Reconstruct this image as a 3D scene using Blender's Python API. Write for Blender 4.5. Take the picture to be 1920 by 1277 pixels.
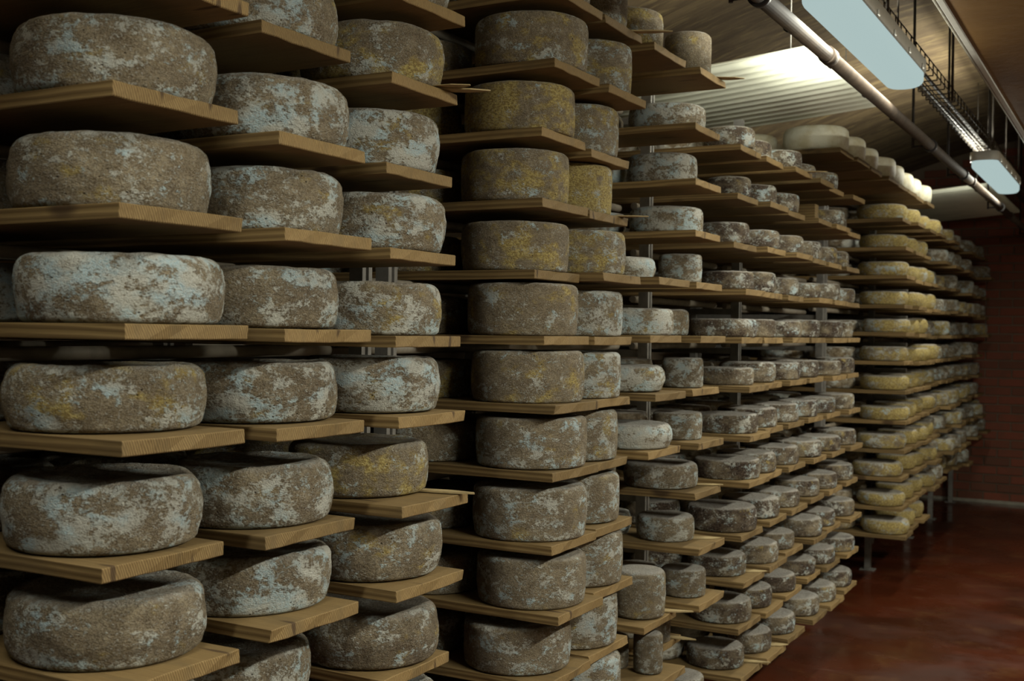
import bpy, bmesh, math, random
from mathutils import Vector, Matrix, noise

# ------------------------------------------------------------------ scene, camera, world, exposure
for o in list(bpy.data.objects):
    bpy.data.objects.remove(o, do_unlink=True)
scene = bpy.context.scene
COLL = scene.collection

EYE = 1.65                                   # camera height above the floor
YAW, PITCH, ROLL = math.radians(29.1), math.radians(-0.485), math.radians(0.75)
cam_data = bpy.data.cameras.new('camera')
cam_data.sensor_width = 36.0
cam_data.lens = 2150.0 * 36.0 / 1920.0
cam_data.clip_start = 0.05
cam_data.dof.use_dof = True
cam_data.dof.focus_distance = 2.7
cam_data.dof.aperture_fstop = 6.3
cam = bpy.data.objects.new('camera', cam_data)
COLL.objects.link(cam)
fwd = Vector((-math.sin(YAW) * math.cos(PITCH), math.cos(YAW) * math.cos(PITCH), math.sin(PITCH)))
rgt = Vector((math.cos(YAW), math.sin(YAW), 0.0))
upv = rgt.cross(fwd)
r2 = rgt * math.cos(ROLL) + upv * math.sin(ROLL)
u2 = -rgt * math.sin(ROLL) + upv * math.cos(ROLL)
M = Matrix((r2, u2, -fwd)).transposed().to_4x4()
M.translation = Vector((0.0, 0.0, EYE))
cam.matrix_world = M
scene.camera = cam

world = bpy.data.worlds.new('world')
scene.world = world
world.use_nodes = True
world.node_tree.nodes['Background'].inputs[0].default_value = (0.05, 0.045, 0.03, 1)
world.node_tree.nodes['Background'].inputs[1].default_value = 0.2

scene.view_settings.view_transform = 'Standard'
scene.view_settings.look = 'None'
scene.view_settings.exposure = 0.0
scene.view_settings.gamma = 1.0
scene.view_settings.use_curve_mapping = False

LAMP_GLOW = (0.40, 0.52, 0.51, 1)             # the diffusers as they look
LAMP_COLOUR = (1.0, 0.99, 0.85)               # the light they give
LAMP_DOWN, LAMP_SIDE, SHEET_UPLIGHT = 24.0, 3.5, 34.0   # watts per lamp beside the rack: downwards, out of each flank, added uplight brightening the sheets
SECOND_DOWN, SECOND_SIDE = 98.0, 14.0             # the brighter lamp row beyond the soffit

# column, level, tip x, near y, far y, top z
BOARDS = [
    (1,-4,-1.355,1.217,1.486,0.918),(1,-3,-1.35,1.217,1.486,1.101),(1,-2,-1.388,1.217,1.486,1.282),(1,-1,-1.345,1.217,1.486,1.478),
    (1,0,-1.342,1.217,1.486,1.654),(1,1,-1.357,1.217,1.486,1.837),(1,2,-1.37,1.217,1.486,2.022),(1,3,-1.348,1.217,1.486,2.203),
    (2,-4,-1.342,1.575,1.836,0.918),(2,-3,-1.361,1.575,1.836,1.111),(2,-2,-1.376,1.575,1.836,1.276),(2,-1,-1.353,1.575,1.836,1.472),
    (2,0,-1.338,1.575,1.836,1.65),(2,1,-1.34,1.575,1.836,1.829),(2,2,-1.357,1.575,1.836,2.001),(2,3,-1.398,1.575,1.836,2.203),
    (2,4,-1.35,1.575,1.836,2.386),(3,-5,-1.343,1.943,2.205,0.743),(3,-4,-1.379,1.943,2.205,0.922),(3,-3,-1.346,1.943,2.205,1.112),
    (3,-2,-1.335,1.943,2.205,1.287),(3,-1,-1.346,1.943,2.205,1.471),(3,0,-1.358,1.943,2.205,1.637),(3,1,-1.374,1.943,2.205,1.82),
    (3,2,-1.386,1.943,2.205,1.997),(3,3,-1.375,1.943,2.205,2.183),(3,4,-1.361,1.943,2.205,2.358),(4,-6,-1.342,2.64,2.915,0.552),
    (4,-5,-1.354,2.64,2.915,0.733),(4,-4,-1.322,2.64,2.915,0.914),(4,-3,-1.345,2.64,2.915,1.093),(4,-2,-1.343,2.64,2.915,1.284),
    (4,-1,-1.341,2.64,2.915,1.459),(4,0,-1.375,2.64,2.915,1.638),(4,1,-1.407,2.64,2.915,1.812),(4,2,-1.385,2.64,2.915,1.998),
    (4,3,-1.392,2.64,2.915,2.183),(4,4,-1.354,2.64,2.915,2.358),(4,5,-1.344,2.64,2.915,2.543),(5,-7,-1.375,2.935,3.204,0.371),
    (5,-6,-1.361,2.935,3.204,0.552),(5,-5,-1.37,2.935,3.204,0.733),(5,-4,-1.358,2.935,3.204,0.914),(5,-3,-1.357,2.935,3.204,1.095),
    (5,-2,-1.379,2.935,3.204,1.276),(5,-1,-1.371,2.935,3.204,1.457),(5,0,-1.369,2.935,3.204,1.638),(5,1,-1.343,2.935,3.204,1.819),
    (5,2,-1.389,2.935,3.204,1.995),(5,3,-1.387,2.935,3.204,2.168),(5,4,-1.332,2.935,3.204,2.347),(5,5,-1.349,2.935,3.204,2.543),
    (6,5,-1.374,3.358,3.64,2.563),(6,1,-1.348,3.358,3.64,1.826),(6,0,-1.374,3.358,3.64,1.642),(6,-1,-1.355,3.358,3.64,1.458),
    (6,-2,-1.375,3.358,3.64,1.273),(6,-5,-1.38,3.358,3.64,0.721),(6,-6,-1.345,3.358,3.64,0.536),(6,-7,-1.372,3.358,3.64,0.352),
    (7,-7,-1.371,3.738,4.007,0.352),(7,-6,-1.5,3.738,4.007,0.536),(7,-5,-1.336,3.738,4.007,0.719),(7,-4,-1.337,3.738,4.007,0.911),
    (7,-3,-1.355,3.738,4.007,1.101),(7,-2,-1.345,3.738,4.007,1.273),(7,-1,-1.368,3.738,4.007,1.458),(7,0,-1.342,3.738,4.007,1.642),
    (7,1,-1.361,3.738,4.007,1.827),(7,2,-1.369,3.738,4.007,2.006),(7,3,-1.37,3.738,4.007,2.183),(7,4,-1.375,3.738,4.007,2.375),
    (7,5,-1.358,3.738,4.007,2.563),(8,-7,-1.353,4.275,4.551,0.327),(8,-6,-1.365,4.275,4.551,0.514),(8,-5,-1.349,4.275,4.551,0.694),
    (8,-4,-1.36,4.275,4.551,0.874),(8,-3,-1.334,4.275,4.551,1.081),(8,-2,-1.333,4.275,4.551,1.259),(8,-1,-1.34,4.275,4.551,1.448),
    (8,0,-1.372,4.275,4.551,1.637),(8,1,-1.358,4.275,4.551,1.824),(8,2,-1.405,4.275,4.551,2.007),(8,3,-1.395,4.275,4.551,2.195),
    (8,4,-1.388,4.275,4.551,2.383),(9,-7,-1.342,4.586,4.85,0.327),(9,-6,-1.352,4.586,4.85,0.514),(9,-5,-1.341,4.586,4.85,0.701),
    (9,-4,-1.344,4.586,4.85,0.888),(9,-3,-1.368,4.586,4.85,1.075),(9,-2,-1.366,4.586,4.85,1.263),(9,-1,-1.373,4.586,4.85,1.45),
    (9,0,-1.374,4.586,4.85,1.637),(9,1,-1.377,4.586,4.85,1.823),(9,2,-1.368,4.586,4.85,2.008),(9,3,-1.356,4.586,4.85,2.193),(9,4,-1.38,4.586,4.85,2.379),
    (10,-7,-1.353,4.927,5.2,0.327),(10,-6,-1.366,4.927,5.2,0.514),(10,-5,-1.368,4.927,5.2,0.701),(10,-4,-1.347,4.927,5.2,0.888),
    (10,-3,-1.361,4.927,5.2,1.075),(10,-2,-1.367,4.927,5.2,1.263),(10,-1,-1.361,4.927,5.2,1.45),(10,0,-1.352,4.927,5.2,1.637),
    (10,1,-1.378,4.927,5.2,1.823),(10,2,-1.341,4.927,5.2,2.008),(10,3,-1.379,4.927,5.2,2.193),(10,4,-1.35,4.927,5.2,2.379),
    (11,-7,-1.346,5.324,5.585,0.327),(11,-6,-1.379,5.324,5.585,0.514),(11,-5,-1.348,5.324,5.585,0.701),(11,-4,-1.365,5.324,5.585,0.888),
    (11,-3,-1.357,5.324,5.585,1.075),(11,-2,-1.38,5.324,5.585,1.263),(11,-1,-1.378,5.324,5.585,1.45),(11,0,-1.373,5.324,5.585,1.637),
    (11,1,-1.342,5.324,5.585,1.823),(11,2,-1.372,5.324,5.585,2.008),(11,3,-1.35,5.324,5.585,2.193),(11,4,-1.343,5.324,5.585,2.379),
    (12,-7,-1.342,5.64,5.93,0.327),(12,-6,-1.366,5.64,5.93,0.514),(12,-5,-1.366,5.64,5.93,0.701),(12,-4,-1.359,5.64,5.93,0.888),
    (12,-3,-1.349,5.64,5.93,1.075),(12,-2,-1.376,5.64,5.93,1.263),(12,-1,-1.35,5.64,5.93,1.45),(12,0,-1.348,5.64,5.93,1.637),
    (12,1,-1.346,5.64,5.93,1.823),(12,2,-1.379,5.64,5.93,2.008),(12,3,-1.342,5.64,5.93,2.193),(12,4,-1.376,5.64,5.93,2.379),
    (13,-7,-1.366,6.03,6.31,0.327),(13,-6,-1.356,6.03,6.31,0.514),(13,-5,-1.343,6.03,6.31,0.701),(13,-4,-1.366,6.03,6.31,0.888),
    (13,-3,-1.343,6.03,6.31,1.075),(13,-2,-1.358,6.03,6.31,1.263),(13,-1,-1.368,6.03,6.31,1.45),(13,0,-1.367,6.03,6.31,1.637),
    (13,1,-1.373,6.03,6.31,1.823),(13,2,-1.377,6.03,6.31,2.008),(13,3,-1.374,6.03,6.31,2.193),(13,4,-1.352,6.03,6.31,2.379),
    (14,-7,-1.339,7.567,7.857,0.376),(14,-6,-1.366,7.567,7.857,0.556),(14,-5,-1.369,7.567,7.857,0.746),(14,-4,-1.353,7.567,7.857,0.924),
    (14,-3,-1.347,7.567,7.857,1.11),(14,-2,-1.352,7.567,7.857,1.302),(14,-1,-1.361,7.567,7.857,1.489),(14,0,-1.351,7.567,7.857,1.674),
    (14,1,-1.367,7.567,7.857,1.851),(14,2,-1.353,7.567,7.857,2.039),(14,3,-1.365,7.567,7.857,2.22),(14,4,-1.385,7.567,7.857,2.404),
    (15,-7,-1.366,7.942,8.232,0.374),(15,-6,-1.371,7.942,8.232,0.557),(15,-5,-1.351,7.942,8.232,0.756),(15,-4,-1.351,7.942,8.232,0.927),
    (15,-3,-1.365,7.942,8.232,1.106),(15,-2,-1.349,7.942,8.232,1.303),(15,-1,-1.336,7.942,8.232,1.48),(15,0,-1.336,7.942,8.232,1.666),
    (15,1,-1.338,7.942,8.232,1.848),(15,2,-1.365,7.942,8.232,2.027),(15,3,-1.365,7.942,8.232,2.216),(15,4,-1.355,7.942,8.232,2.407),
    (16,-7,-1.354,8.321,8.611,0.378),(16,-6,-1.379,8.321,8.611,0.558),(16,-5,-1.381,8.321,8.611,0.74),(16,-4,-1.35,8.321,8.611,0.922),
    (16,-3,-1.369,8.321,8.611,1.113),(16,-2,-1.363,8.321,8.611,1.299),(16,-1,-1.344,8.321,8.611,1.477),(16,0,-1.371,8.321,8.611,1.669),
    (16,1,-1.367,8.321,8.611,1.841),(16,2,-1.368,8.321,8.611,2.029),(16,3,-1.376,8.321,8.611,2.216),(16,4,-1.339,8.321,8.611,2.395),
    (17,-6,-1.344,8.695,8.985,0.556),(17,-5,-1.335,8.695,8.985,0.747),(17,-4,-1.352,8.695,8.985,0.928),(17,-3,-1.37,8.695,8.985,1.121),
    (17,-2,-1.437,8.695,8.985,1.291),(17,-1,-1.338,8.695,8.985,1.485),(17,0,-1.426,8.695,8.985,1.667),(17,1,-1.359,8.695,8.985,1.848),
    (17,2,-1.38,8.695,8.985,2.035),(17,3,-1.44,8.695,8.985,2.211),(17,4,-1.329,8.695,8.985,2.395),(18,-6,-1.354,9.074,9.364,0.571),
    (18,-5,-1.379,9.074,9.364,0.757),(18,-4,-1.423,9.074,9.364,0.932),(18,-3,-1.412,9.074,9.364,1.107),(18,-2,-1.426,9.074,9.364,1.296),
    (18,-1,-1.381,9.074,9.364,1.48),(18,0,-1.435,9.074,9.364,1.656),(18,1,-1.348,9.074,9.364,1.841),(18,2,-1.409,9.074,9.364,2.041),
    (18,3,-1.346,9.074,9.364,2.218),(18,4,-1.37,9.074,9.364,2.392),(19,-6,-1.437,9.448,9.738,0.573),(19,-5,-1.322,9.448,9.738,0.755),
    (19,-4,-1.372,9.448,9.738,0.923),(19,-3,-1.351,9.448,9.738,1.106),(19,-2,-1.425,9.448,9.738,1.303),(19,-1,-1.406,9.448,9.738,1.477),
    (19,0,-1.356,9.448,9.738,1.66),(19,1,-1.4,9.448,9.738,1.849),(19,2,-1.403,9.448,9.738,2.037),(19,3,-1.324,9.448,9.738,2.207),
    (19,4,-1.341,9.448,9.738,2.401),(20,-6,-1.422,9.824,10.114,0.566),(20,-5,-1.32,9.824,10.114,0.745),(20,-4,-1.321,9.824,10.114,0.94),
    (20,-3,-1.368,9.824,10.114,1.105),(20,-2,-1.431,9.824,10.114,1.296),(20,-1,-1.419,9.824,10.114,1.474),(20,0,-1.433,9.824,10.114,1.657),
    (20,1,-1.359,9.824,10.114,1.858),(20,2,-1.379,9.824,10.114,2.04),(20,3,-1.355,9.824,10.114,2.216),(20,4,-1.42,9.824,10.114,2.393),
    (21,-6,-1.391,10.194,10.484,0.56),(21,-5,-1.327,10.194,10.484,0.756),(21,-4,-1.422,10.194,10.484,0.922),(21,-3,-1.404,10.194,10.484,1.107),
    (21,-2,-1.435,10.194,10.484,1.303),(21,-1,-1.434,10.194,10.484,1.474),(21,0,-1.416,10.194,10.484,1.66),(21,1,-1.333,10.194,10.484,1.85),
    (21,2,-1.447,10.194,10.484,2.035),(21,3,-1.327,10.194,10.484,2.21),(21,4,-1.411,10.194,10.484,2.403),(22,-6,-1.351,10.572,10.862,0.554),
    (22,-5,-1.409,10.572,10.862,0.756),(22,-4,-1.383,10.572,10.862,0.93),(22,-3,-1.375,10.572,10.862,1.113),(22,-2,-1.422,10.572,10.862,1.307),
    (22,-1,-1.436,10.572,10.862,1.477),(22,0,-1.439,10.572,10.862,1.669),(22,1,-1.34,10.572,10.862,1.851),(22,2,-1.35,10.572,10.862,2.029),
    (22,3,-1.397,10.572,10.862,2.22),(22,4,-1.354,10.572,10.862,2.391),(23,-5,-1.327,10.941,11.231,0.756),(23,-4,-1.365,10.941,11.231,0.923),
    (23,-3,-1.394,10.941,11.231,1.124),(23,-2,-1.425,10.941,11.231,1.292),(23,-1,-1.389,10.941,11.231,1.49),(23,0,-1.417,10.941,11.231,1.67),
    (23,1,-1.326,10.941,11.231,1.848),(23,2,-1.392,10.941,11.231,2.024),(23,3,-1.417,10.941,11.231,2.217),(23,4,-1.375,10.941,11.231,2.389),
    (24,-5,-1.412,11.316,11.606,0.753),(24,-4,-1.339,11.316,11.606,0.927),(24,-3,-1.384,11.316,11.606,1.119),(24,-2,-1.38,11.316,11.606,1.301),
    (24,-1,-1.434,11.316,11.606,1.481),(24,0,-1.437,11.316,11.606,1.663),(24,1,-1.441,11.316,11.606,1.843),(24,2,-1.372,11.316,11.606,2.029),
    (24,3,-1.45,11.316,11.606,2.216),(24,4,-1.393,11.316,11.606,2.398),(25,-5,-1.339,11.697,11.987,0.756),(25,-4,-1.424,11.697,11.987,0.935),
    (25,-3,-1.411,11.697,11.987,1.113),(25,-2,-1.422,11.697,11.987,1.302),(25,-1,-1.424,11.697,11.987,1.482),(25,0,-1.347,11.697,11.987,1.673),
    (25,1,-1.374,11.697,11.987,1.843),(25,2,-1.371,11.697,11.987,2.024),(25,3,-1.327,11.697,11.987,2.22),(25,4,-1.387,11.697,11.987,2.407),
    (30,5,-1.361,5.77,6.08,2.586),(31,5,-1.351,6.12,6.43,2.586),(32,5,-1.361,6.49,6.8,2.586),(33,5,-1.347,6.93,7.24,2.586),(34,5,-1.357,7.26,7.57,2.586),
    (35,5,-1.359,7.6,7.91,2.586),(36,5,-1.37,7.935,8.245,2.586),(37,5,-1.362,8.315,8.625,2.586),
]
# column, level, style, x, y, z, radius, height, bloom, ochre, dark
WHEELS = [
    (1,2,'broad',-1.543,1.376,2.022,0.168,0.122,0.5,0.15,0.25),(1,1,'broad',-1.551,1.376,1.837,0.169,0.122,0.48,0.12,0.2),
    (1,0,'broad',-1.526,1.376,1.654,0.172,0.113,0.78,0.08,0.25),(1,-1,'broad',-1.558,1.376,1.478,0.167,0.108,0.55,0.4,0.15),
    (1,-2,'broad',-1.563,1.376,1.282,0.167,0.117,0.72,0.1,0.2),(1,-3,'broad',-1.551,1.376,1.101,0.169,0.108,0.55,0.12,0.3),
    (2,3,'broad',-1.553,1.73,2.203,0.168,0.108,0.65,0.25,0.2),(2,2,'broad',-1.526,1.73,2.001,0.168,0.118,0.7,0.2,0.25),
    (2,1,'broad',-1.538,1.73,1.829,0.168,0.121,0.6,0.2,0.25),(2,0,'broad',-1.544,1.73,1.65,0.168,0.116,0.62,0.1,0.45),
    (2,-1,'broad',-1.546,1.73,1.472,0.168,0.114,0.68,0.1,0.35),(2,-2,'broad',-1.55,1.73,1.276,0.168,0.115,0.66,0.1,0.35),
    (2,-3,'broad',-1.558,1.73,1.111,0.168,0.108,0.72,0.08,0.3),(2,-4,'broad',-1.604,1.73,0.918,0.168,0.108,0.6,0.1,0.4),
    (3,3,'broad',-1.537,2.098,2.183,0.165,0.126,0.42,0.5,0.25),(3,2,'broad',-1.546,2.098,1.997,0.165,0.126,0.82,0.3,0.3),
    (3,1,'broad',-1.526,2.098,1.82,0.165,0.123,0.66,0.25,0.3),(3,0,'broad',-1.534,2.098,1.637,0.165,0.115,0.62,0.35,0.3),
    (3,-1,'broad',-1.533,2.098,1.471,0.165,0.118,0.76,0.2,0.35),(3,-2,'broad',-1.563,2.098,1.287,0.165,0.114,0.4,0.55,0.25),
    (3,-3,'broad',-1.524,2.098,1.112,0.165,0.119,0.46,0.3,0.35),(3,-4,'broad',-1.531,2.098,0.922,0.165,0.114,0.5,0.15,0.45),
    (4,4,'tall',-1.503,2.789,2.358,0.158,0.138,0.46,0.4,0.24),(4,3,'tall',-1.537,2.789,2.183,0.158,0.131,0.26,0.7,0.21),
    (4,2,'tall',-1.549,2.789,1.998,0.154,0.139,0.3,0.6,0.21),(4,1,'tall',-1.546,2.789,1.812,0.151,0.132,0.3,0.45,0.24),
    (4,0,'tall',-1.52,2.789,1.638,0.154,0.141,0.38,0.3,0.21),(4,-1,'tall',-1.501,2.789,1.459,0.157,0.138,0.46,0.42,0.18),
    (4,-2,'tall',-1.488,2.789,1.284,0.155,0.135,0.5,0.25,0.21),(4,-3,'tall',-1.489,2.789,1.093,0.157,0.139,0.5,0.18,0.24),
    (4,-4,'tall',-1.482,2.789,0.914,0.154,0.132,0.46,0.12,0.24),(4,-5,'tall',-1.523,2.789,0.733,0.151,0.125,0.52,0.08,0.27),
    (5,4,'tall',-1.475,3.082,2.347,0.135,0.144,0.52,0.5,0.18),(5,3,'tall',-1.511,3.082,2.168,0.135,0.141,0.52,0.45,0.12),
    (5,2,'tall',-1.532,3.082,1.995,0.135,0.145,0.35,1.0,0.12),(5,1,'tall',-1.487,3.082,1.819,0.135,0.125,0.46,0.6,0.21),
    (5,0,'tall',-1.493,3.082,1.638,0.135,0.131,0.72,0.25,0.18),(5,-1,'tall',-1.496,3.082,1.457,0.135,0.134,0.7,0.4,0.06),
    (5,-2,'tall',-1.504,3.082,1.276,0.135,0.145,0.52,0.25,0.12),(5,-3,'tall',-1.496,3.082,1.095,0.135,0.139,0.52,0.25,0.15),
    (5,-4,'tall',-1.482,3.082,0.914,0.135,0.15,0.6,0.15,0.18),(5,-5,'tall',-1.494,3.082,0.733,0.135,0.15,0.65,0.15,0.21),
    (5,-6,'tall',-1.485,3.082,0.552,0.135,0.15,0.7,0.3,0.06),(6,5,'tall',-1.547,3.511,2.563,0.135,0.137,0.2,0.5,0.2),
    (6,1,'round',-1.564,3.511,1.826,0.135,0.07,1.0,0.05,0.0),(6,0,'flat',-1.499,3.511,1.642,0.135,0.087,0.92,0.25,0.05),
    (6,-1,'round',-1.526,3.511,1.458,0.135,0.084,0.93,0.3,0.1),(6,-2,'round',-1.499,3.511,1.273,0.135,0.08,1.0,0.12,0.0),
    (6,-5,'tall',-1.461,3.511,0.721,0.088,0.15,0.45,0.25,0.2),(7,5,'tall',-1.459,3.884,2.563,0.085,0.149,0.15,0.2,0.2),
    (7,4,'flat',-1.535,3.884,2.375,0.139,0.083,0.78,0.05,0.3),(7,3,'flat',-1.552,3.884,2.183,0.127,0.104,0.76,0.08,0.3),
    (7,2,'flat',-1.532,3.884,2.006,0.136,0.09,0.8,0.1,0.25),(7,1,'tall',-1.476,3.884,1.827,0.079,0.103,0.66,0.05,0.3),
    (7,0,'flat',-1.581,3.884,1.642,0.135,0.092,0.6,0.1,0.4),(7,-1,'tall',-1.462,3.884,1.458,0.076,0.104,0.66,0.05,0.4),
    (7,-2,'tall',-1.479,3.884,1.273,0.089,0.096,0.6,0.15,0.25),(7,-3,'flat',-1.54,3.884,1.101,0.138,0.085,0.62,0.05,0.35),
    (7,-4,'flat',-1.519,3.884,0.911,0.106,0.087,0.6,0.08,0.3),(7,-5,'tall',-1.447,3.884,0.719,0.081,0.095,0.5,0.1,0.4),
    (8,4,'flat',-1.486,4.425,2.383,0.107,0.082,0.55,0.05,0.89),(8,3,'flat',-1.483,4.425,2.195,0.091,0.075,0.41,0.05,1.1),
    (8,2,'flat',-1.502,4.425,2.007,0.105,0.083,0.48,0.05,0.95),(8,1,'flat',-1.481,4.425,1.824,0.106,0.073,0.44,0.05,1.0),
    (8,0,'flat',-1.498,4.425,1.637,0.137,0.072,0.52,0.05,0.96),(8,-1,'flat',-1.48,4.425,1.448,0.111,0.068,0.46,0.05,0.86),
    (8,-2,'flat',-1.477,4.425,1.259,0.125,0.075,0.54,0.05,0.86),(8,-3,'flat',-1.472,4.425,1.081,0.135,0.075,0.47,0.05,1.06),
    (8,-4,'flat',-1.492,4.425,0.874,0.14,0.095,0.42,0.05,1.03),(8,-5,'flat',-1.508,4.425,0.694,0.117,0.081,0.54,0.05,1.01),
    (8,-6,'flat',-1.489,4.425,0.514,0.124,0.083,0.52,0.05,0.88),(8,-7,'flat',-1.51,4.425,0.327,0.115,0.082,0.47,0.05,0.89),
    (1,3,'broad',-1.545,1.376,2.203,0.167,0.122,0.5,0.1,0.2),(1,-4,'broad',-1.551,1.376,0.918,0.167,0.108,0.5,0.1,0.3),
    (2,4,'broad',-1.528,1.73,2.386,0.168,0.108,0.6,0.2,0.2),(3,4,'broad',-1.528,2.098,2.358,0.165,0.126,0.5,0.4,0.3),
    (3,-5,'broad',-1.528,2.098,0.743,0.165,0.112,0.5,0.15,0.4),(4,5,'tall',-1.498,2.789,2.543,0.158,0.129,0.4,0.4,0.18),
    (4,-6,'tall',-1.494,2.789,0.552,0.154,0.125,0.5,0.1,0.24),(5,5,'tall',-1.489,3.082,2.543,0.135,0.125,0.4,0.4,0.18),
    (5,-7,'tall',-1.5,3.082,0.371,0.135,0.15,0.6,0.2,0.18),(6,-6,'tall',-1.427,3.511,0.536,0.049,0.132,0.45,0.1,0.3),
    (7,-6,'tall',-1.544,3.884,0.536,0.048,0.092,0.4,0.05,0.4),(6,-7,'tall',-1.435,3.511,0.352,0.069,0.151,0.5,0.1,0.3),
    (7,-7,'tall',-1.453,3.884,0.352,0.085,0.078,0.5,0.1,0.3),(9,4,'flat',-1.526,4.718,2.379,0.126,0.077,0.41,0.06,1.1),
    (9,3,'flat',-1.499,4.718,2.193,0.126,0.077,0.54,0.06,0.95),(9,2,'flat',-1.486,4.718,2.008,0.125,0.074,0.45,0.06,0.92),
    (9,1,'flat',-1.49,4.718,1.823,0.118,0.085,0.43,0.06,1.09),(9,0,'flat',-1.492,4.718,1.637,0.124,0.075,0.45,0.06,0.83),
    (9,-1,'flat',-1.487,4.718,1.45,0.119,0.083,0.5,0.06,0.91),(9,-2,'flat',-1.485,4.718,1.263,0.125,0.08,0.5,0.06,1.0),
    (9,-3,'flat',-1.487,4.718,1.075,0.125,0.081,0.43,0.06,0.88),(9,-4,'flat',-1.465,4.718,0.888,0.122,0.08,0.5,0.06,0.89),
    (9,-5,'flat',-1.471,4.718,0.701,0.127,0.079,0.48,0.06,0.8),(9,-6,'flat',-1.49,4.718,0.514,0.123,0.08,0.41,0.06,0.94),
    (9,-7,'flat',-1.492,4.718,0.327,0.126,0.082,0.48,0.06,0.9),(10,4,'flat',-1.485,5.063,2.379,0.124,0.082,0.49,0.06,0.91),
    (10,3,'flat',-1.499,5.063,2.193,0.126,0.08,0.52,0.06,1.09),(10,2,'flat',-1.477,5.063,2.008,0.127,0.078,0.45,0.06,0.85),
    (10,1,'flat',-1.497,5.063,1.823,0.126,0.077,0.53,0.06,1.01),(10,0,'flat',-1.474,5.063,1.637,0.125,0.073,0.49,0.06,1.03),
    (10,-1,'flat',-1.478,5.063,1.45,0.123,0.076,0.48,0.06,0.99),(10,-2,'flat',-1.486,5.063,1.263,0.125,0.081,0.47,0.06,0.81),
    (10,-3,'flat',-1.475,5.063,1.075,0.118,0.08,0.44,0.06,0.87),(10,-4,'flat',-1.474,5.063,0.888,0.124,0.071,0.47,0.06,0.94),
    (10,-5,'flat',-1.49,5.063,0.701,0.119,0.072,0.37,0.06,0.9),(10,-6,'flat',-1.479,5.063,0.514,0.118,0.071,0.39,0.06,0.94),
    (10,-7,'flat',-1.482,5.063,0.327,0.121,0.079,0.47,0.06,0.87),(11,4,'flat',-1.529,5.454,2.379,0.127,0.076,0.36,0.06,0.88),
    (11,2,'flat',-1.487,5.454,2.008,0.121,0.082,0.38,0.06,0.91),(11,1,'flat',-1.481,5.454,1.823,0.116,0.071,0.47,0.06,0.96),
    (11,0,'flat',-1.487,5.454,1.637,0.12,0.084,0.46,0.06,1.05),(11,-1,'flat',-1.493,5.454,1.45,0.121,0.08,0.51,0.06,0.91),
    (11,-2,'flat',-1.491,5.454,1.263,0.118,0.078,0.47,0.06,1.09),(11,-3,'flat',-1.478,5.454,1.075,0.128,0.075,0.47,0.06,1.07),
    (11,-4,'flat',-1.476,5.454,0.888,0.116,0.078,0.38,0.06,0.98),(11,-5,'flat',-1.46,5.454,0.701,0.118,0.083,0.47,0.06,0.91),
    (11,-6,'flat',-1.494,5.454,0.514,0.121,0.074,0.4,0.06,1.09),(11,-7,'flat',-1.472,5.454,0.327,0.121,0.084,0.53,0.06,0.98),
    (12,4,'flat',-1.49,5.785,2.379,0.119,0.077,0.54,0.2,0.92),(12,3,'flat',-1.46,5.785,2.193,0.12,0.077,0.54,0.2,0.89),
    (12,2,'flat',-1.494,5.785,2.008,0.122,0.079,0.38,0.2,0.93),(12,1,'flat',-1.473,5.785,1.823,0.12,0.082,0.5,0.2,0.8),
    (12,0,'flat',-1.464,5.785,1.637,0.122,0.084,0.41,0.2,1.03),(12,-1,'flat',-1.463,5.785,1.45,0.119,0.072,0.41,0.2,1.1),
    (12,-2,'flat',-1.489,5.785,1.263,0.12,0.077,0.47,0.2,0.99),(12,-3,'flat',-1.466,5.785,1.075,0.123,0.072,0.49,0.2,1.03),
    (12,-4,'flat',-1.473,5.785,0.888,0.12,0.075,0.46,0.2,0.89),(12,-5,'flat',-1.482,5.785,0.701,0.122,0.075,0.44,0.2,1.02),
    (12,-6,'flat',-1.483,5.785,0.514,0.123,0.074,0.37,0.2,0.94),(12,-7,'flat',-1.481,5.785,0.327,0.127,0.078,0.52,0.2,0.8),
    (13,3,'flat',-1.541,6.17,2.193,0.125,0.079,0.44,0.2,1.01),(13,2,'flat',-1.525,6.17,2.008,0.124,0.084,0.45,0.2,0.92),
    (13,1,'flat',-1.489,6.17,1.823,0.121,0.073,0.51,0.2,0.89),(13,0,'flat',-1.5,6.17,1.637,0.126,0.083,0.37,0.2,1.01),
    (13,-1,'flat',-1.487,6.17,1.45,0.121,0.082,0.41,0.2,1.07),(13,-2,'flat',-1.48,6.17,1.263,0.118,0.078,0.45,0.2,0.95),
    (13,-3,'flat',-1.469,6.17,1.075,0.12,0.079,0.39,0.2,1.04),(13,-4,'flat',-1.477,6.17,0.888,0.117,0.082,0.4,0.2,1.04),
    (13,-5,'flat',-1.478,6.17,0.701,0.124,0.081,0.36,0.2,1.09),(13,-6,'flat',-1.477,6.17,0.514,0.128,0.071,0.49,0.2,1.05),
    (13,-7,'flat',-1.479,6.17,0.327,0.119,0.084,0.48,0.2,1.01),(14,-7,'round',-1.492,7.712,0.376,0.152,0.09,0.42,1.15,0.05),
    (14,-6,'round',-1.521,7.712,0.556,0.151,0.083,0.47,1.32,0.05),(14,-5,'round',-1.547,7.712,0.746,0.157,0.088,0.5,0.75,0.1),
    (14,-4,'round',-1.526,7.712,0.924,0.156,0.094,0.5,0.75,0.1),(14,-3,'round',-1.509,7.712,1.11,0.156,0.084,0.37,1.21,0.05),
    (14,-2,'round',-1.51,7.712,1.302,0.151,0.091,0.33,1.14,0.05),(14,-1,'round',-1.519,7.712,1.489,0.154,0.092,0.5,0.75,0.1),
    (14,0,'round',-1.508,7.712,1.674,0.153,0.084,0.59,1.3,0.05),(14,1,'round',-1.524,7.712,1.851,0.153,0.086,0.48,1.2,0.05),
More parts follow.
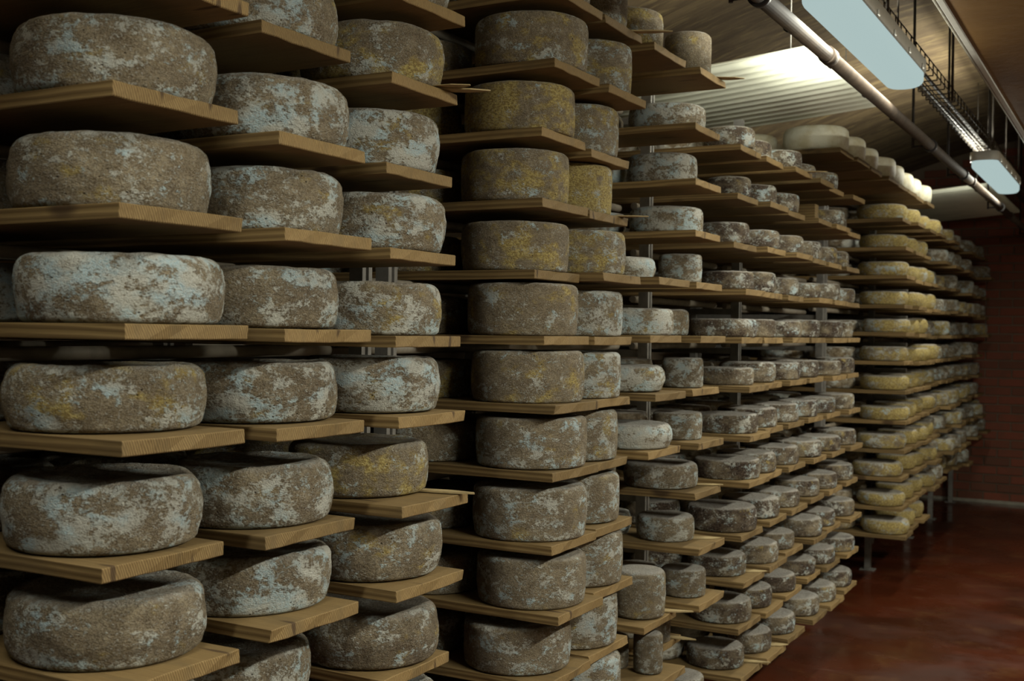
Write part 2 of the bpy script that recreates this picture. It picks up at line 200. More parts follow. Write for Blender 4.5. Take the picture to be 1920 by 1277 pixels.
    (14,2,'round',-1.529,7.712,2.039,0.16,0.088,0.56,1.26,0.05),(14,3,'round',-1.531,7.712,2.22,0.151,0.082,0.36,1.11,0.05),
    (14,4,'round',-1.544,7.712,2.404,0.156,0.094,0.49,1.23,0.05),(15,-7,'round',-1.509,8.087,0.374,0.135,0.109,0.13,1.18,0.05),
    (15,-6,'round',-1.514,8.087,0.557,0.132,0.101,0.11,1.38,0.05),(15,-5,'round',-1.51,8.087,0.756,0.139,0.1,0.29,1.14,0.05),
    (15,-4,'round',-1.499,8.087,0.927,0.14,0.094,0.14,1.11,0.05),(15,-3,'round',-1.518,8.087,1.106,0.145,0.098,0.16,1.24,0.05),
    (15,-2,'round',-1.499,8.087,1.303,0.131,0.095,0.23,1.38,0.05),(15,-1,'round',-1.466,8.087,1.48,0.128,0.091,0.26,1.22,0.05),
    (15,0,'round',-1.499,8.087,1.666,0.137,0.098,0.12,1.12,0.05),(15,1,'round',-1.469,8.087,1.848,0.129,0.095,0.11,1.22,0.05),
    (15,2,'round',-1.503,8.087,2.027,0.133,0.091,0.11,1.39,0.05),(15,3,'round',-1.518,8.087,2.216,0.137,0.092,0.16,1.13,0.05),
    (15,4,'round',-1.512,8.087,2.407,0.143,0.095,0.1,1.26,0.05),(16,-7,'round',-1.519,8.466,0.378,0.14,0.11,0.16,1.23,0.05),
    (16,-6,'round',-1.522,8.466,0.558,0.133,0.092,0.25,1.35,0.05),(16,-5,'round',-1.52,8.466,0.74,0.132,0.092,0.19,1.27,0.05),
    (16,-4,'round',-1.482,8.466,0.922,0.129,0.094,0.16,1.21,0.05),(16,-3,'round',-1.533,8.466,1.113,0.141,0.102,0.28,1.3,0.05),
    (16,-2,'round',-1.526,8.466,1.299,0.142,0.104,0.29,1.32,0.05),(16,-1,'round',-1.487,8.466,1.477,0.135,0.093,0.11,1.15,0.05),
    (16,0,'round',-1.501,8.466,1.669,0.129,0.107,0.21,1.11,0.05),(16,1,'round',-1.523,8.466,1.841,0.143,0.111,0.22,1.17,0.05),
    (16,2,'round',-1.5,8.466,2.029,0.128,0.103,0.27,1.32,0.05),(16,3,'round',-1.52,8.466,2.216,0.14,0.1,0.29,1.34,0.05),
    (16,4,'round',-1.503,8.466,2.395,0.136,0.1,0.19,1.33,0.05),(17,-6,'round',-1.497,8.84,0.556,0.135,0.091,0.3,1.11,0.05),
    (17,-5,'round',-1.487,8.84,0.747,0.135,0.095,0.16,1.16,0.05),(17,-4,'round',-1.51,8.84,0.928,0.132,0.098,0.15,1.39,0.05),
    (17,-3,'round',-1.506,8.84,1.121,0.135,0.093,0.27,1.25,0.05),(17,-2,'round',-1.587,8.84,1.291,0.14,0.11,0.14,1.34,0.05),
    (17,-1,'round',-1.492,8.84,1.485,0.139,0.108,0.18,1.1,0.05),(17,0,'round',-1.572,8.84,1.667,0.135,0.097,0.11,1.19,0.05),
    (17,1,'round',-1.514,8.84,1.848,0.135,0.112,0.26,1.38,0.05),(17,2,'round',-1.537,8.84,2.035,0.142,0.098,0.22,1.3,0.05),
    (17,3,'round',-1.591,8.84,2.211,0.129,0.098,0.22,1.33,0.05),(17,4,'round',-1.482,8.84,2.395,0.133,0.106,0.11,1.33,0.05),
    (18,-6,'flat',-1.5,9.219,0.571,0.138,0.095,0.63,0.1,0.25),(18,-5,'flat',-1.536,9.219,0.757,0.135,0.09,0.6,0.15,0.25),
    (18,-4,'flat',-1.57,9.219,0.932,0.14,0.097,0.58,0.3,0.25),(18,-3,'flat',-1.556,9.219,1.107,0.142,0.108,0.52,0.15,0.25),
    (18,-2,'flat',-1.578,9.219,1.296,0.139,0.103,0.66,0.8,0.25),(18,-1,'flat',-1.53,9.219,1.48,0.143,0.097,0.57,0.3,0.25),
    (18,0,'flat',-1.582,9.219,1.656,0.138,0.103,0.55,0.15,0.25),(18,1,'flat',-1.506,9.219,1.841,0.134,0.092,0.74,0.15,0.25),
    (18,2,'flat',-1.578,9.219,2.041,0.142,0.104,0.73,0.15,0.25),(18,3,'flat',-1.491,9.219,2.218,0.142,0.09,0.67,0.1,0.25),
    (18,4,'flat',-1.521,9.219,2.392,0.13,0.107,0.68,0.15,0.25),(19,-6,'flat',-1.572,9.593,0.573,0.13,0.091,0.55,0.3,0.25),
    (19,-5,'flat',-1.474,9.593,0.755,0.141,0.095,0.74,0.8,0.25),(19,-4,'flat',-1.535,9.593,0.923,0.134,0.105,0.62,0.3,0.25),
    (19,-3,'flat',-1.521,9.593,1.106,0.14,0.097,0.53,0.8,0.25),(19,-2,'flat',-1.576,9.593,1.303,0.134,0.093,0.73,0.1,0.25),
    (19,-1,'flat',-1.578,9.593,1.477,0.142,0.101,0.51,0.8,0.25),(19,0,'flat',-1.516,9.593,1.66,0.13,0.111,0.64,0.8,0.25),
    (19,1,'flat',-1.544,9.593,1.849,0.144,0.092,0.59,0.1,0.25),(19,2,'flat',-1.557,9.593,2.037,0.128,0.096,0.61,0.8,0.25),
    (19,3,'flat',-1.484,9.593,2.207,0.131,0.108,0.5,0.1,0.25),(19,4,'flat',-1.503,9.593,2.401,0.136,0.09,0.54,0.8,0.25),
    (20,-6,'flat',-1.585,9.969,0.566,0.135,0.106,0.7,0.8,0.25),(20,-5,'flat',-1.474,9.969,0.745,0.141,0.11,0.54,0.15,0.25),
    (20,-4,'flat',-1.463,9.969,0.94,0.132,0.099,0.57,0.8,0.25),(20,-3,'flat',-1.51,9.969,1.105,0.141,0.107,0.52,0.8,0.25),
    (20,-2,'flat',-1.588,9.969,1.296,0.139,0.106,0.62,0.3,0.25),(20,-1,'flat',-1.587,9.969,1.474,0.144,0.111,0.51,0.15,0.25),
    (20,0,'flat',-1.588,9.969,1.657,0.139,0.097,0.55,0.3,0.25),(20,1,'flat',-1.497,9.969,1.858,0.13,0.092,0.66,0.3,0.25),
    (20,2,'flat',-1.522,9.969,2.04,0.136,0.109,0.74,0.15,0.25),(20,3,'flat',-1.486,9.969,2.216,0.13,0.101,0.68,0.1,0.25),
    (20,4,'flat',-1.561,9.969,2.393,0.14,0.095,0.58,0.15,0.25),(21,-6,'flat',-1.552,10.339,0.56,0.139,0.11,0.59,0.3,0.25),
    (21,-5,'flat',-1.491,10.339,0.756,0.145,0.097,0.54,0.1,0.25),(21,-4,'flat',-1.586,10.339,0.922,0.139,0.092,0.63,0.3,0.25),
    (21,-3,'flat',-1.542,10.339,1.107,0.136,0.102,0.55,0.8,0.25),(21,-2,'flat',-1.592,10.339,1.303,0.143,0.098,0.59,0.3,0.25),
    (21,-1,'flat',-1.585,10.339,1.474,0.132,0.091,0.56,0.15,0.25),(21,0,'flat',-1.576,10.339,1.66,0.143,0.1,0.72,0.15,0.25),
    (21,1,'flat',-1.487,10.339,1.85,0.134,0.093,0.61,0.8,0.25),(21,2,'flat',-1.6,10.339,2.035,0.135,0.099,0.63,0.8,0.25),
    (21,3,'flat',-1.458,10.339,2.21,0.13,0.091,0.67,0.1,0.25),(21,4,'flat',-1.551,10.339,2.403,0.137,0.102,0.71,0.3,0.25),
    (22,-6,'flat',-1.508,10.717,0.554,0.137,0.11,0.62,0.15,0.25),(22,-5,'flat',-1.567,10.717,0.756,0.138,0.1,0.54,0.1,0.25),
    (22,-4,'flat',-1.538,10.717,0.93,0.135,0.094,0.73,0.15,0.25),(22,-3,'flat',-1.534,10.717,1.113,0.144,0.093,0.57,0.8,0.25),
    (22,-2,'flat',-1.579,10.717,1.307,0.132,0.094,0.64,0.3,0.25),(22,-1,'flat',-1.583,10.717,1.477,0.132,0.098,0.72,0.3,0.25),
    (22,0,'flat',-1.584,10.717,1.669,0.142,0.105,0.53,0.1,0.25),(22,1,'flat',-1.483,10.717,1.851,0.138,0.091,0.74,0.8,0.25),
    (22,2,'flat',-1.482,10.717,2.029,0.13,0.109,0.72,0.3,0.25),(22,3,'flat',-1.541,10.717,2.22,0.143,0.091,0.58,0.15,0.25),
    (22,4,'flat',-1.505,10.717,2.391,0.144,0.099,0.62,0.1,0.25),(23,-5,'flat',-1.481,11.086,0.756,0.136,0.092,0.69,0.1,0.25),
    (23,-4,'flat',-1.521,11.086,0.923,0.139,0.098,0.53,0.3,0.25),(23,-3,'flat',-1.546,11.086,1.124,0.132,0.101,0.73,0.8,0.25),
    (23,-2,'flat',-1.57,11.086,1.292,0.143,0.106,0.52,0.3,0.25),(23,-1,'flat',-1.533,11.086,1.49,0.136,0.11,0.64,0.3,0.25),
    (23,0,'flat',-1.571,11.086,1.67,0.136,0.107,0.65,0.15,0.25),(23,1,'flat',-1.473,11.086,1.848,0.141,0.1,0.56,0.15,0.25),
    (23,2,'flat',-1.534,11.086,2.024,0.139,0.109,0.54,0.8,0.25),(23,3,'flat',-1.558,11.086,2.217,0.134,0.091,0.68,0.1,0.25),
    (23,4,'flat',-1.529,11.086,2.389,0.136,0.109,0.72,0.3,0.25),(24,-5,'flat',-1.572,11.461,0.753,0.131,0.111,0.51,0.8,0.25),
    (24,-4,'flat',-1.489,11.461,0.927,0.139,0.099,0.71,0.8,0.25),(24,-3,'flat',-1.542,11.461,1.119,0.14,0.104,0.7,0.15,0.25),
    (24,-2,'flat',-1.532,11.461,1.301,0.136,0.1,0.59,0.15,0.25),(24,-1,'flat',-1.586,11.461,1.481,0.131,0.111,0.71,0.15,0.25),
    (24,0,'flat',-1.578,11.461,1.663,0.135,0.109,0.66,0.1,0.25),(24,1,'flat',-1.607,11.461,1.843,0.144,0.098,0.65,0.15,0.25),
    (24,2,'flat',-1.54,11.461,2.029,0.141,0.1,0.67,0.1,0.25),(24,3,'flat',-1.588,11.461,2.216,0.135,0.1,0.55,0.15,0.25),
    (24,4,'flat',-1.558,11.461,2.398,0.142,0.1,0.63,0.1,0.25),(25,-5,'flat',-1.5,11.842,0.756,0.131,0.104,0.61,0.15,0.25),
    (25,-4,'flat',-1.561,11.842,0.935,0.137,0.11,0.54,0.8,0.25),(25,-3,'flat',-1.578,11.842,1.113,0.14,0.099,0.54,0.1,0.25),
    (25,-2,'flat',-1.565,11.842,1.302,0.135,0.1,0.6,0.1,0.25),(25,-1,'flat',-1.59,11.842,1.482,0.14,0.108,0.57,0.1,0.25),
    (25,0,'flat',-1.504,11.842,1.673,0.135,0.105,0.66,0.8,0.25),(25,1,'flat',-1.525,11.842,1.843,0.14,0.109,0.51,0.15,0.25),
    (25,2,'flat',-1.522,11.842,2.024,0.134,0.093,0.57,0.1,0.25),(25,3,'flat',-1.489,11.842,2.22,0.141,0.105,0.62,0.3,0.25),
    (25,4,'flat',-1.544,11.842,2.407,0.134,0.112,0.68,0.3,0.25),(30,5,'fresh',-1.526,5.94,2.586,0.168,0.125,1.0,0.0,0.0),
    (31,5,'fresh',-1.516,6.29,2.586,0.168,0.122,1.0,0.0,0.0),(32,5,'fresh',-1.526,6.66,2.586,0.168,0.119,1.0,0.0,0.0),
    (33,5,'fresh',-1.512,7.1,2.586,0.168,0.125,1.0,0.0,0.0),(34,5,'fresh',-1.522,7.43,2.586,0.168,0.122,1.0,0.0,0.0),
    (35,5,'fresh',-1.524,7.77,2.586,0.168,0.119,1.0,0.0,0.0),(36,5,'fresh',-1.535,8.105,2.586,0.168,0.125,1.0,0.0,0.0),
    (37,5,'fresh',-1.527,8.485,2.586,0.168,0.122,1.0,0.0,0.0),
]

rng = random.Random(11)

# ------------------------------------------------------------------ helpers
def obj(name, mesh, mat=None, parent=None, loc=None, label=None, cat=None, group=None, kind=None):
    o = bpy.data.objects.new(name, mesh)
    COLL.objects.link(o)
    if mat is not None and not mesh.materials:
        mesh.materials.append(mat)
    if parent is not None:
        o.parent = parent
    if loc is not None:
        o.location = loc
    if label: o['label'] = label
    if cat: o['category'] = cat
    if group: o['group'] = group
    if kind: o['kind'] = kind
    return o

def empty(name, loc, label=None, cat=None, group=None, kind=None):
    o = bpy.data.objects.new(name, None)
    COLL.objects.link(o)
    o.empty_display_size = 0.1
    o.location = loc
    if label: o['label'] = label
    if cat: o['category'] = cat
    if group: o['group'] = group
    if kind: o['kind'] = kind
    return o

def bm_mesh(bm, name, smooth=False):
    me = bpy.data.meshes.new(name)
    bm.normal_update()
    bm.to_mesh(me)
    bm.free()
    if smooth:
        me.polygons.foreach_set('use_smooth', [True] * len(me.polygons))
    return me

def add_box(bm, x0, x1, y0, y1, z0, z1):
    vs = [bm.verts.new(p) for p in ((x0,y0,z0),(x1,y0,z0),(x1,y1,z0),(x0,y1,z0),(x0,y0,z1),(x1,y0,z1),(x1,y1,z1),(x0,y1,z1))]
    for f in ((0,3,2,1),(4,5,6,7),(0,1,5,4),(1,2,6,5),(2,3,7,6),(3,0,4,7)):
        bm.faces.new([vs[i] for i in f])
    return vs

def box_mesh(name, x0, x1, y0, y1, z0, z1, bevel=0.0, seg=1):
    bm = bmesh.new()
    add_box(bm, x0, x1, y0, y1, z0, z1)
    if bevel:
        bmesh.ops.bevel(bm, geom=list(bm.edges), offset=bevel, segments=seg, affect='EDGES', profile=0.5)
    return bm_mesh(bm, name)

def add_tube(bm, a, b, r, n=12):
    a = Vector(a); b = Vector(b)
    d = (b - a).normalized()
    t = Vector((0,0,1)) if abs(d.z) < 0.9 else Vector((1,0,0))
    u = d.cross(t).normalized(); v = d.cross(u)
    ra, rb = [], []
    for i in range(n):
        c, s = math.cos(2*math.pi*i/n), math.sin(2*math.pi*i/n)
        ra.append(bm.verts.new(a + u*(c*r) + v*(s*r)))
        rb.append(bm.verts.new(b + u*(c*r) + v*(s*r)))
    for i in range(n):
        j = (i+1) % n
        f = bm.faces.new((ra[i], ra[j], rb[j], rb[i])); f.smooth = True
    bm.faces.new(list(reversed(ra))); bm.faces.new(rb)

def tube_mesh(name, a, b, r, n=12):
    bm = bmesh.new(); add_tube(bm, a, b, r, n)
    bmesh.ops.recalc_face_normals(bm, faces=bm.faces)
    return bm_mesh(bm, name)

# ------------------------------------------------------------------ materials
class N:
    """thin wrapper for writing node trees"""
    def __init__(self, name):
        self.mat = bpy.data.materials.new(name)
        self.mat.use_nodes = True
        self.nt = self.mat.node_tree
        self.b = self.nt.nodes['Principled BSDF']
    def n(self, t, **kw):
        x = self.nt.nodes.new(t)
        for k, v in kw.items():
            setattr(x, k, v)
        return x
    def link(self, a, b):
        self.nt.links.new(a, b)
    def val(self, sock, v):
        if hasattr(v, 'is_output') or isinstance(v, bpy.types.NodeSocket):
            self.link(v, sock)
        else:
            sock.default_value = v
    def math(self, op, a, b=0.0, c=0.0, clamp=False):
        x = self.n('ShaderNodeMath', operation=op, use_clamp=clamp)
        self.val(x.inputs[0], a); self.val(x.inputs[1], b); self.val(x.inputs[2], c)
        return x.outputs[0]
    def mix(self, fac, a, b, blend='MIX'):
        x = self.n('ShaderNodeMix', data_type='RGBA', blend_type=blend)
        self.val(x.inputs[0], fac)
        self.val(x.inputs[6], a if not isinstance(a, tuple) else (*a, 1)[:4])
        self.val(x.inputs[7], b if not isinstance(b, tuple) else (*b, 1)[:4])
        return x.outputs[2]
    def noise(self, vec, scale, detail=4.0, rough=0.55, dist=0.0):
        x = self.n('ShaderNodeTexNoise')
        if vec is not None: self.link(vec, x.inputs['Vector'])
        x.inputs['Scale'].default_value = scale
        x.inputs['Detail'].default_value = detail
        x.inputs['Roughness'].default_value = rough
        x.inputs['Distortion'].default_value = dist
        return x.outputs['Fac']
    def voronoi(self, vec, scale, feature='F1'):
        x = self.n('ShaderNodeTexVoronoi', feature=feature)
        if vec is not None: self.link(vec, x.inputs['Vector'])
        x.inputs['Scale'].default_value = scale
        return x
    def ramp(self, fac, lo, hi, out0=0.0, out1=1.0):
        x = self.n('ShaderNodeMapRange', interpolation_type='SMOOTHSTEP')
        self.val(x.inputs[0], fac); self.val(x.inputs[1], lo); self.val(x.inputs[2], hi)
        self.val(x.inputs[3], out0); self.val(x.inputs[4], out1)
        return x.outputs[0]
    def bump(self, h, strength, dist, normal=None):
        x = self.n('ShaderNodeBump')
        x.inputs['Strength'].default_value = strength
        x.inputs['Distance'].default_value = dist
        self.link(h, x.inputs['Height'])
        if normal is not None: self.link(normal, x.inputs['Normal'])
        return x.outputs['Normal']
    def coords(self, scale=(1,1,1), per_object=0.0):
        tc = self.n('ShaderNodeTexCoord')
        mp = self.n('ShaderNodeMapping')
        self.link(tc.outputs['Object'], mp.inputs['Vector'])
        mp.inputs['Scale'].default_value = scale
        if per_object:
            oi = self.n('ShaderNodeObjectInfo')
            cb = self.n('ShaderNodeCombineXYZ')
            for i, k in enumerate((1.0, 1.7, 2.3)):
                self.link(self.math('MULTIPLY', oi.outputs['Random'], per_object * k), cb.inputs[i])
            self.link(cb.outputs[0], mp.inputs['Location'])
        return mp.outputs[0]
    def finish(self, col, rough=0.8, normal=None, spec=0.3):
        self.val(self.b.inputs['Base Color'], col if not isinstance(col, tuple) else (*col, 1)[:4])
        self.val(self.b.inputs['Roughness'], rough)
        self.b.inputs['Specular IOR Level'].default_value = spec
        if normal is not None: self.link(normal, self.b.inputs['Normal'])
        return self.mat

def rind_material(name, s, spot, top_grey):
    """mould-ripened rind; the object's colour carries bloom, ochre and dark amounts"""
    m = N(name)
    v0 = m.coords((1,1,1), 40.0)
    st = m.n('ShaderNodeMapping'); m.link(v0, st.inputs['Vector']); st.inputs['Scale'].default_value = (1, 1, 1.45)
    v = st.outputs[0]
    oi = m.n('ShaderNodeObjectInfo')
    sep = m.n('ShaderNodeSeparateColor')
    m.link(oi.outputs['Color'], sep.inputs[0])
    W, O, D = sep.outputs[0], sep.outputs[1], sep.outputs[2]
    big = m.noise(v, 1.6*s, 3.0, 0.6, 0.2)
    mid = m.noise(v, 5.0*s, 5.0, 0.65, 0.1)
    fin = m.noise(v, 20.0*s, 5.0, 0.65, 0.1)
    gr = m.noise(v, 52.0*s, 4.0, 0.65)
    g1 = m.ramp(fin, 0.42, 0.58)                # ragged grain
    g2 = m.ramp(gr, 0.42, 0.58)                 # fine grain
    base = m.mix(m.ramp(mid, 0.38, 0.62), (0.195, 0.145, 0.083), (0.370, 0.302, 0.195))
    base = m.mix(m.math('MULTIPLY', g1, 0.62), base, (0.090, 0.063, 0.038))
    base = m.mix(m.math('MULTIPLY', g2, 0.45), base, (0.46, 0.405, 0.295))
    base = m.mix(m.math('MULTIPLY', D, m.ramp(big, 0.30, 0.62), clamp=True), base, m.mix(g1, (0.100, 0.070, 0.050), (0.040, 0.026, 0.018)))
    # ochre smear
    on = m.math('ADD', m.math('MULTIPLY', m.noise(v, 2.1*s, 4.0, 0.65, 0.2), 0.78), m.math('MULTIPLY', fin, 0.22))
    on = m.math('MULTIPLY_ADD', on, 1.7, -0.35)
    othr = m.math('SUBTRACT', 0.78, m.math('MULTIPLY', O, 0.46))
    omask = m.ramp(on, m.math('SUBTRACT', othr, 0.09), m.math('ADD', othr, 0.10))
    base = m.mix(m.math('MULTIPLY', omask, 0.78), base, m.mix(g1, (0.62, 0.495, 0.165), (0.32, 0.225, 0.065)))
    # bloom: clusters of small white and blue-grey flecks that run together into patches
    n1 = m.noise(v, 2.7*s, 3.0, 0.55, 0.3)
    n2 = m.noise(v, 13.0*s, 6.0, 0.62, 0.15)
    n3 = m.noise(v, 34.0*s, 4.0, 0.65)
    comb = m.math('ADD', m.math('MULTIPLY', n1, 0.46), m.math('ADD', m.math('MULTIPLY', n2, 0.36), m.math('MULTIPLY', n3, 0.18)))
    comb = m.math('MULTIPLY_ADD', comb, 2.6, -0.80)
    wthr = m.math('SUBTRACT', 0.800, m.math('MULTIPLY', W, 0.50))
    wmask = m.ramp(comb, m.math('SUBTRACT', wthr, 0.06), m.math('ADD', wthr, 0.12))
    bloom = m.mix(m.ramp(m.noise(v, 2.2*s, 3.0), 0.45, 0.62), (0.62, 0.615, 0.545), (0.53, 0.70, 0.76))
    bloom = m.mix(m.math('MULTIPLY', g2, 0.30), bloom, (0.34, 0.33, 0.27))
    col = m.mix(m.math('MULTIPLY', wmask, 0.90), base, bloom)
    # loose flecks between the patches
    fl = m.math('MULTIPLY_ADD', m.math('ADD', m.math('MULTIPLY', n1, 0.35), m.math('MULTIPLY', n3, 0.65)), 2.4, -0.70)
    flm = m.ramp(fl, m.math('SUBTRACT', 0.70, m.math('MULTIPLY', W, 0.22)), m.math('SUBTRACT', 0.84, m.math('MULTIPLY', W, 0.22)))
    col = m.mix(m.math('MULTIPLY', flm, 0.55), col, (0.58, 0.585, 0.53))
    # small mould freckles
    vo = m.voronoi(v, spot*s)
    fr = m.ramp(vo.outputs['Distance'], 0.34, 0.14)
    gate = m.ramp(m.noise(v, 3.3*s, 3.0), 0.46, 0.60)
    col = m.mix(m.math('MULTIPLY', m.math('MULTIPLY', fr, gate), 0.55), col, (0.47, 0.47, 0.43))
    # dark pits and cracks
    pv = m.voronoi(v, 9.0*s)
    pit = m.ramp(pv.outputs['Distance'], 0.15, 0.05)
    pit = m.math('MULTIPLY', pit, m.ramp(m.noise(v, 2.1*s, 2.0), 0.50, 0.6))
    col = m.mix(m.math('MULTIPLY', pit, 0.75), col, (0.03, 0.02, 0.012))
    if top_grey:
        # grey mould over the upper face, lightened in place of missing fill light
        tc = m.n('ShaderNodeTexCoord')
        sx = m.n('ShaderNodeSeparateXYZ'); m.link(tc.outputs['Normal'], sx.inputs[0])
        tm = m.ramp(sx.outputs[2], 0.55, 0.9)
        lightened_dust = m.mix(m.ramp(fin, 0.42, 0.62), (0.50, 0.475, 0.430), (0.34, 0.310, 0.270))
        col = m.mix(m.math('MULTIPLY', tm, top_grey), col, lightened_dust)
    h = m.math('ADD', m.math('MULTIPLY', fin, 0.8), m.math('MULTIPLY', gr, 0.55))
    h = m.math('ADD', h, m.math('MULTIPLY', wmask, 0.22))
    h = m.math('SUBTRACT', h, m.math('MULTIPLY', pit, 0.9))
    return m.finish(col, 0.88, m.bump(h, 1.0, 0.012), 0.22)

RIND = rind_material('mould_rind', 1.0, 22.0, 0.35)
RIND_SMALL = rind_material('spotted_rind', 0.75, 13.0, 0.8)

def fresh_material():
    m = N('fresh_curd_rind')
    v = m.coords((1,1,1), 30.0)
    a = m.noise(v, 2.2, 4.0, 0.6)
    b = m.noise(v, 14.0, 4.0, 0.6)
    col = m.mix(m.ramp(a, 0.35, 0.68), (0.60, 0.585, 0.47), (0.45, 0.40, 0.26))
    return m.finish(col, 0.55, m.bump(b, 0.3, 0.01), 0.35)
FRESH = fresh_material()

def wood_material():
    m = N('sawn_pine')
    oi = m.n('ShaderNodeObjectInfo')
    v = m.coords((1,1,1), 9.0)
    st = m.n('ShaderNodeMapping'); m.link(v, st.inputs['Vector']); st.inputs['Scale'].default_value = (0.9, 9.0, 9.0)
    wav = m.n('ShaderNodeTexWave', wave_type='RINGS', rings_direction='X', wave_profile='SIN')
    m.link(st.outputs[0], wav.inputs['Vector'])
    wav.inputs['Scale'].default_value = 3.2
    wav.inputs['Distortion'].default_value = 3.5
    wav.inputs['Detail'].default_value = 2.5
    wav.inputs['Detail Scale'].default_value = 0.7
    fib = m.n('ShaderNodeMapping'); m.link(v, fib.inputs['Vector']); fib.inputs['Scale'].default_value = (4.0, 90.0, 90.0)
    f = m.noise(fib.outputs[0], 1.0, 4.0, 0.6)
    g = m.noise(v, 5.5, 4.0, 0.6)
    col = m.mix(m.ramp(wav.outputs['Fac'], 0.25, 0.85), (0.262, 0.176, 0.072), (0.158, 0.101, 0.040))
    col = m.mix(m.math('MULTIPLY', m.ramp(f, 0.45, 0.7), 0.45), col, (0.13, 0.075, 0.026))
    col = m.mix(m.math('MULTIPLY', m.ramp(g, 0.5, 0.68), 0.55), col, (0.145, 0.10, 0.045))
    # knots and stains
    kv = m.n('ShaderNodeMapping'); m.link(v, kv.inputs['Vector']); kv.inputs['Scale'].default_value = (2.2, 4.0, 4.0)
    vo = m.voronoi(kv.outputs[0], 1.5)
    knot = m.ramp(vo.outputs['Distance'], 0.17, 0.09)
    col = m.mix(m.math('MULTIPLY', knot, 0.8), col, (0.05, 0.028, 0.014))
    tone = m.math('MULTIPLY_ADD', oi.outputs['Random'], 0.40, 0.70)
    hsv = m.n('ShaderNodeHueSaturation')
    m.link(col, hsv.inputs['Color']); m.link(tone, hsv.inputs['Value'])
    h = m.math('ADD', m.math('MULTIPLY', f, 0.6), m.math('MULTIPLY', wav.outputs['Fac'], 0.4))
    return m.finish(hsv.outputs[0], 0.78, m.bump(h, 0.55, 0.003), 0.25)
WOOD = wood_material()

def plain(name, col, rough=0.5, metal=0.0, bscale=0.0, bstr=0.2, var=0.25):
    m = N(name)
    v = m.coords((1,1,1), 5.0)
    n = m.noise(v, bscale or 12.0, 4.0, 0.6)
    c = m.mix(m.ramp(n, 0.35, 0.7), col, tuple(x*(1-var) for x in col))
    m.b.inputs['Metallic'].default_value = metal
    return m.finish(c, rough, m.bump(n, bstr, 0.004), 0.4)

STEEL = plain('galvanised_steel', (0.22, 0.21, 0.19), 0.55, 0.2, 30.0, 0.1)
TUBE = plain('grey_tube', (0.27, 0.235, 0.18), 0.6, 0.0, 25.0, 0.1)
PIPE = plain('conduit_pipe', (0.055, 0.039, 0.026), 0.75, 0.0, 18.0, 0.15, 0.4)
BLACK = plain('black_steel', (0.025, 0.022, 0.02), 0.5, 0.2, 30.0, 0.1)
WIRE = plain('tray_wire', (0.045, 0.036, 0.026), 0.7, 0.0, 30.0, 0.1)
SHEET = plain('white_corrugated_sheet', (0.70, 0.72, 0.60), 0.45, 0.0, 3.0, 0.05, 0.15)
HOUSING = plain('lamp_housing', (0.42, 0.41, 0.37), 0.5, 0.0, 20.0, 0.05, 0.1)
TRIMM = plain('pale_metal_trim', (0.33, 0.31, 0.25), 0.4, 0.2, 20.0, 0.1)
SLIP = plain('thin_pale_wood', (0.36, 0.27, 0.13), 0.75, 0.0, 20.0, 0.2)

def emit_material():
    mat = bpy.data.materials.new('lit_diffuser')
    mat.use_nodes = True
    b = mat.node_tree.nodes['Principled BSDF']
    b.inputs['Base Color'].default_value = (0.02, 0.02, 0.02, 1)
    b.inputs['Specular IOR Level'].default_value = 0.0
    b.inputs['Emission Color'].default_value = LAMP_GLOW
    b.inputs['Emission Strength'].default_value = 1.0
    return mat
DIFFUSER = emit_material()

def ceiling_material():
    m = N('sooty_ceiling')
    v = m.coords((0.35, 2.2, 1.0))
    a = m.noise(v, 2.2, 6.0, 0.68, 0.8)
    b = m.noise(v, 9.0, 5.0, 0.65, 0.5)
    col = m.mix(m.ramp(a, 0.4, 0.68), (0.085, 0.058, 0.032), (0.165, 0.118, 0.062))
    col = m.mix(m.math('MULTIPLY', m.ramp(b, 0.5, 0.66), 0.6), col, (0.26, 0.195, 0.09))
    return m.finish(col, 0.9, m.bump(b, 0.5, 0.02))
CEIL = ceiling_material()

def floor_material():
    m = N('wet_red_floor')
    v = m.coords()
    a = m.noise(v, 0.9, 5.0, 0.6, 0.6)
    b = m.noise(v, 4.0, 5.0, 0.6, 0.3)
    col = m.mix(m.ramp(a, 0.35, 0.65), (0.085, 0.019, 0.007), (0.045, 0.013, 0.006))
    col = m.mix(m.math('MULTIPLY', m.ramp(b, 0.52, 0.7), 0.5), col, (0.11, 0.045, 0.017))
    sc = m.n('ShaderNodeMapping'); m.link(v, sc.inputs['Vector']); sc.inputs['Scale'].default_value = (1.1, 9.0, 1.0)
    s = m.noise(sc.outputs[0], 1.2, 3.0, 0.6)
    col = m.mix(m.math('MULTIPLY', m.ramp(s, 0.69, 0.74), 0.5), col, (0.20, 0.115, 0.075))
    rough = m.ramp(m.noise(v, 1.7, 4.0, 0.6), 0.35, 0.65, 0.12, 0.42)
    return m.finish(col, rough, m.bump(m.noise(v, 14.0, 3.0), 0.08, 0.01), 0.45)
FLOOR = floor_material()

def plaster(name, c0, c1, rough=0.85):
    m = N(name)
    v = m.coords()
    a = m.noise(v, 1.4, 5.0, 0.6, 0.4)
    b = m.noise(v, 20.0, 4.0, 0.6)
    return m.finish(m.mix(m.ramp(a, 0.35, 0.68), c0, c1), rough, m.bump(b, 0.25, 0.01))
PLASTER = plaster('ochre_soffit', (0.17, 0.095, 0.030), (0.12, 0.062, 0.02), 0.5)
DARKWALL = plaster('dark_cellar_wall', (0.16, 0.12, 0.08), (0.10, 0.075, 0.05))
PALEWALL = plaster('pale_cellar_wall', (0.52, 0.45, 0.33), (0.42, 0.35, 0.24))
MORTAR = plaster('mortar', (0.17, 0.125, 0.085), (0.12, 0.09, 0.06))

